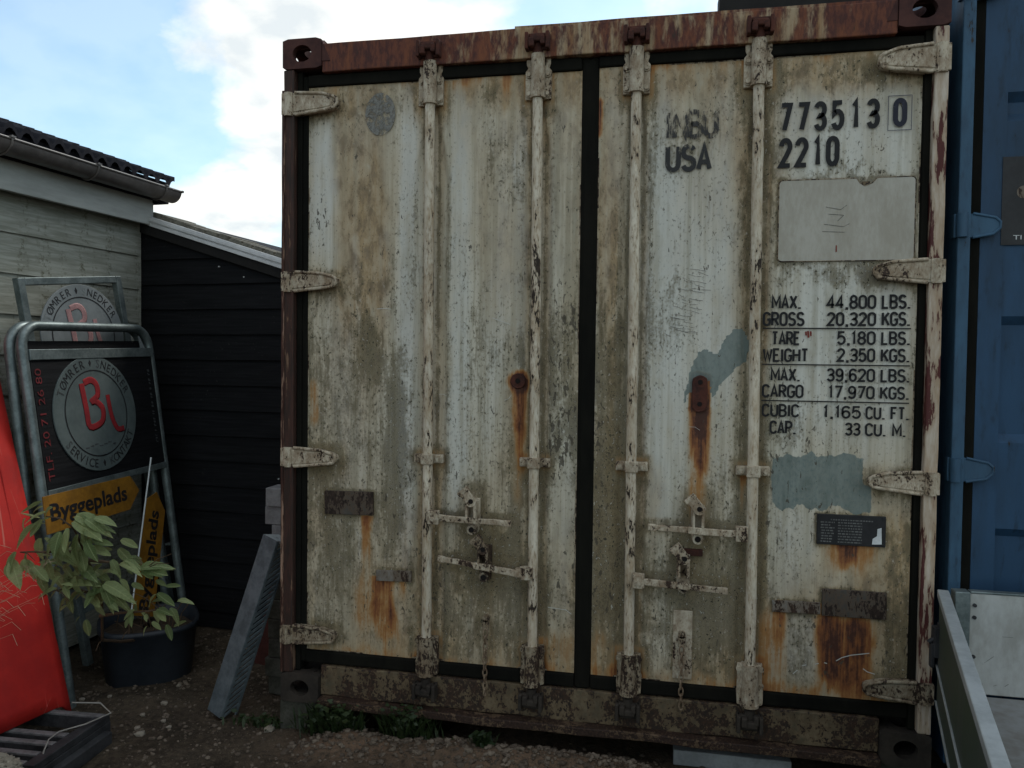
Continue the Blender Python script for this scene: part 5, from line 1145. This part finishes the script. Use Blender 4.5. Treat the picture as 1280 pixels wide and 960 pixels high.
# supports under the container
for i, (x0, x1, y0, y1) in enumerate(((-.012, .15, .012, .16), (2.28, 2.42, .02, .2), (.02, .2, 5.8, 6.0), (2.25, 2.42, 5.8, 6.0))):
    m = MB(); m.box(x0, x1, y0, y1, -.02, .1195); o = m.build('support_block', M['mossblock'], None, .008); cuts(o); jitter(o, .003, 20)
    tag(o, ['mossy block under the container corner next to the weeds', 'block under the container corner next to the trailer', 'block under the far corner of the container by the black shed', 'block under the far corner of the container by the blue container'][i], 'block', 'blocks carrying the container')
m = MB(); m.box(1.57, 1.995, .055, .14, .0, .058, Matrix.Rotation(R(.5), 4, 'Z')); o = m.build('concrete_strip', M['concrete_piece'], None, .004); cuts(o); jitter(o, .002, 12); tag(o, 'pale grey concrete strip lying under the container sill', 'strip')

# ------------------------------------------------------------------ trailer
TR = empty('trailer', (2.46, -.08, 0), label='small flatbed trailer with aluminium side board and grey headboard', cat='trailer')
def tb(name, mat, x0, x1, y0, y1, z0, z1, bevel=.003, T=None): m = MB(); m.box(x0, x1, y0, y1, z0, z1, T); return m.build(name, M[mat], TR, bevel)
SA = Matrix.Translation((-.02, .0, 0)) @ Matrix.Rotation(R(-13.4), 4, 'Z')          # the drop side stands a little open
tb('side_board', 'trailer_side', -.016, .010, -1.9, -.02, .36, .745, T=SA)
tb('side_cap', 'alu', -.022, .012, -1.9, -.008, .746, .772, T=SA); 
for z in (.40, .52): tb('side_rib', 'alu', -.0225, -.0165, -1.9, -.03, z, z+.006, .001, SA)
tb('corner_stake', 'galv', .004, .050, -.028, .018, .30, .774)
m = MB(); m.holed(Matrix.Translation((.8, -.02, .597)), 1.49, .33, .0005, .0005, .02); 
tb('headboard', 'trailer_head', .052, 1.56, -.016, .006, .435, .768)
tb('headboard_cap', 'galv', .052, 1.56, -.019, .009, .7685, .776)
m = MB(); rs = random.Random(4)
for k in range(22):
    x, z, l, a = rs.uniform(.08, .9), rs.uniform(.45, .75), rs.uniform(.005, .045), rs.uniform(-1.3, 1.3); w = rs.uniform(.0004, .0009)
    c = Vector((math.cos(a), 0, math.sin(a))); q = Vector((-c.z, 0, c.x))*w; p = Vector((x, -.0168, z)); m.add([p-q, p+c*l-q, p+c*l+q, p+q], [(0, 1, 2, 3)])
m.build('scuff', M['pencil'], TR)['kind'] = 'stuff'
m = MB()
for z in (.73, .69, .56): m.cyl((.066, -.022, z), (.066, -.016, z), .006, 10)
m.build('bolt', M['steelblack'], TR)
m = MB(); m.add([(.03, -.02, .43), (1.56, -.02, .43), (1.56, -1.9, .43), (-.40, -1.9, .43), (.03, -.02, .40), (1.56, -.02, .40), (1.56, -1.9, .40), (-.40, -1.9, .40)], [(0, 1, 2, 3), (7, 6, 5, 4), (0, 4, 5, 1), (1, 5, 6, 2), (2, 6, 7, 3), (3, 7, 4, 0)]); m.build('floor', M['trailer_floor'], TR)
tb('chassis_beam', 'galv', .06, .11, -1.9, -.02, .30, .399); tb('chassis_beam', 'galv', 1.45, 1.50, -1.9, -.02, .30, .399); tb('cross_beam', 'galv', .111, 1.449, -.12, -.06, .31, .398)
tb('side_board', 'trailer_side', 1.562, 1.585, -1.9, 0, .36, .745)
for x in (.22, 1.30):
    w = empty('wheel', (x, -1.35, .195)); w.parent = TR
    m = MB(); n = 28; prof = [(.11, .0), (.185, .0), (.195, .02), (.195, .11), (.185, .13), (.11, .13)]; vs = []
    for k in range(n): vs += [(t, r_*math.cos(2*math.pi*k/n), r_*math.sin(2*math.pi*k/n)) for r_, t in prof]
    m.add(vs, [(k*6+j, k*6+(j+1) % 6, ((k+1) % n)*6+(j+1) % 6, ((k+1) % n)*6+j) for k in range(n) for j in range(6)], True); m.build('tyre', M['tyre'], w)
    m = MB(); m.cyl((.05, 0, 0), (.08, 0, 0), .111, 24); m.build('rim', M['alu'], w)
tb('axle', 'galv', .20, 1.45, -1.37, -1.33, .175, .215)
for x in (.07, 1.46): tb('spring_hanger', 'galv', x, x+.03, -1.38, -1.32, .2155, .2995)
m = MB(); m.box(-.062, -.040, -.05, -.012, .555, .655); m.box(-.050, -.030, -.06, -.03, .63, .67); m.cyl((-.075, -.03, .60), (-.02, -.03, .64), .008, 8); m.box(-.070, -.058, -.045, -.02, .52, .60); m.build('latch', M['steelblack'], TR, .003)

# ------------------------------------------------------------------ loose stones, gravel, weeds
def stone_mesh(seed, mat):
    r = random.Random(seed); bm = bmesh.new(); bmesh.ops.create_icosphere(bm, subdivisions=1, radius=1)
    for v in bm.verts: v.co *= r.uniform(.72, 1.12); v.co.z *= .68; v.co.x *= 1.2
    me = bpy.data.meshes.new('stone'); bm.to_mesh(me); bm.free(); me.materials.append(mat); return me
sms = [stone_mesh(k, M['stone_pale']) for k in range(5)]
for i, (x, y, r_) in enumerate(((-.618, .116, .017), (-.048, -.01, .026), (-.572, -.116, .015), (-.518, -.173, .020), (-.50, -.05, .013), (-.985, .06, .014), (-.66, .28, .013), (-.883, .11, .012), (-.44, -.10, .012), (-.62, -.02, .013), (-.40, .18, .011), (-.20, .05, .013))):
    o = bpy.data.objects.new('stone', sms[i % 5]); COL.objects.link(o); o.location = (x, y, gz(x, y)+r_*.4); o.scale = (r_,)*3; o.rotation_euler = (0, 0, i*1.3)
    tag(o, 'pale loose stone lying on the brown dirt', 'stone', 'loose pale stones on the dirt')
def gravel(name, n, fn, rmin, rmax, mat, label, seed):
    r = np.random.default_rng(seed); bm = bmesh.new(); bmesh.ops.create_icosphere(bm, subdivisions=1, radius=1)
    bv = np.array([v.co for v in bm.verts]); bf = np.array([[v.index for v in f.verts] for f in bm.faces]); bm.free()
    V = []; F = []
    for k in range(n):
        x, y, lift = fn(r); s = rmin+(rmax-rmin)*r.random()**3
        p = bv*(r.uniform(.7, 1.15, (len(bv), 1)))*np.array([1.2, 1, .7])*s; a = r.uniform(0, 6.28); c, q = math.cos(a), math.sin(a)
        p = np.stack([p[:, 0]*c-p[:, 1]*q, p[:, 0]*q+p[:, 1]*c, p[:, 2]], 1)+np.array([x, y, gz(x, y)+s*.25+lift]); F.append(bf+len(V)*len(bv)); V.append(p)
    me = bpy.data.meshes.new(name); me.from_pydata(np.concatenate(V).tolist(), [], np.concatenate(F).tolist())
    return tag(link(name, me, mat), label, 'gravel', kind='stuff')
gravel('gravel', 3400, lambda r: (r.uniform(-1.25, .15), r.uniform(-.6, 1.0), 0), .002, .011, M['stone'], 'scattered small gravel on the brown dirt between the sheds', 1)
gravel('gravel', 2600, lambda r: (r.uniform(.1, 2.0), r.normal(-.10, .10), 0), .0025, .0145, M['stone'], 'gravelly brown rubble heaped in front of the container sill', 2)
def pile(r):
    a = r.uniform(0, 6.28); q = abs(r.normal(0, .17)); x, y = -.62+q*math.cos(a)*1.5, -.72+q*math.sin(a)*.5; return x, y, max(0, .015-.1*q)*r.random()
gravel('gravel_heap', 1500, pile, .004, .019, M['stone_pale'], 'heap of pale tan gravel beside the steel grille', 3)
def weed(x, y, n, h, spread, label, seed):
    e = empty('weed', (x, y, gz(x, y)), label=label, cat='weed', group='weeds along the container sill'); del e['group']; r = random.Random(seed); m = MB()
    for k in range(n):
        a = r.uniform(0, 6.28); bx, by = r.gauss(0, spread), r.gauss(0, spread*.35); l = h*r.uniform(.4, 1.1); w = r.uniform(.003, .008); le = r.uniform(.2, .7)
        p0 = Vector((bx, by, 0)); d = Vector((math.cos(a)*le, math.sin(a)*le, 1)); side = Vector((-math.sin(a), math.cos(a), 0))
        p1 = p0+d*l*.5; p2 = p0+Vector((d.x*l*1.1, d.y*l*1.1, l*.85)); m.add([p0-side*w*.5, p0+side*w*.5, p1+side*w, p1-side*w, p2], [(0, 1, 2, 3), (3, 2, 4)])
    m.build('blades', M['weed'], e)['kind'] = 'stuff'
    m = MB()
    for k in range(int(n*1.1)):
        a = r.uniform(0, 6.28); c = Vector((r.gauss(0, spread), r.gauss(0, spread*.35), h*r.uniform(.15, .95))); s = r.uniform(.006, .020)
        u = Vector((math.cos(a), math.sin(a), r.uniform(-.5, .5))).normalized(); v = u.orthogonal().normalized(); v = (v+u.cross(v)*r.uniform(-1, 1)).normalized()
        m.add([c-u*s, c+v*s*.5, c+u*s, c-v*s*.5], [(0, 1, 2, 3)])
    m.build('leaflets', M['weed'], e)['kind'] = 'stuff'
weed(.24, -.03, 220, .135, .060, 'dark clump of weeds growing over the left end of the sill', 1)
weed(.555, -.02, 220, .14, .048, 'dark clump of weeds below the first locking rod', 2)
weed(.86, -.08, 60, .055, .02, 'small low weed on the rubble in front of the sill', 3)
weed(-.10, .02, 60, .05, .06, 'thin low weeds beside the support block', 4)
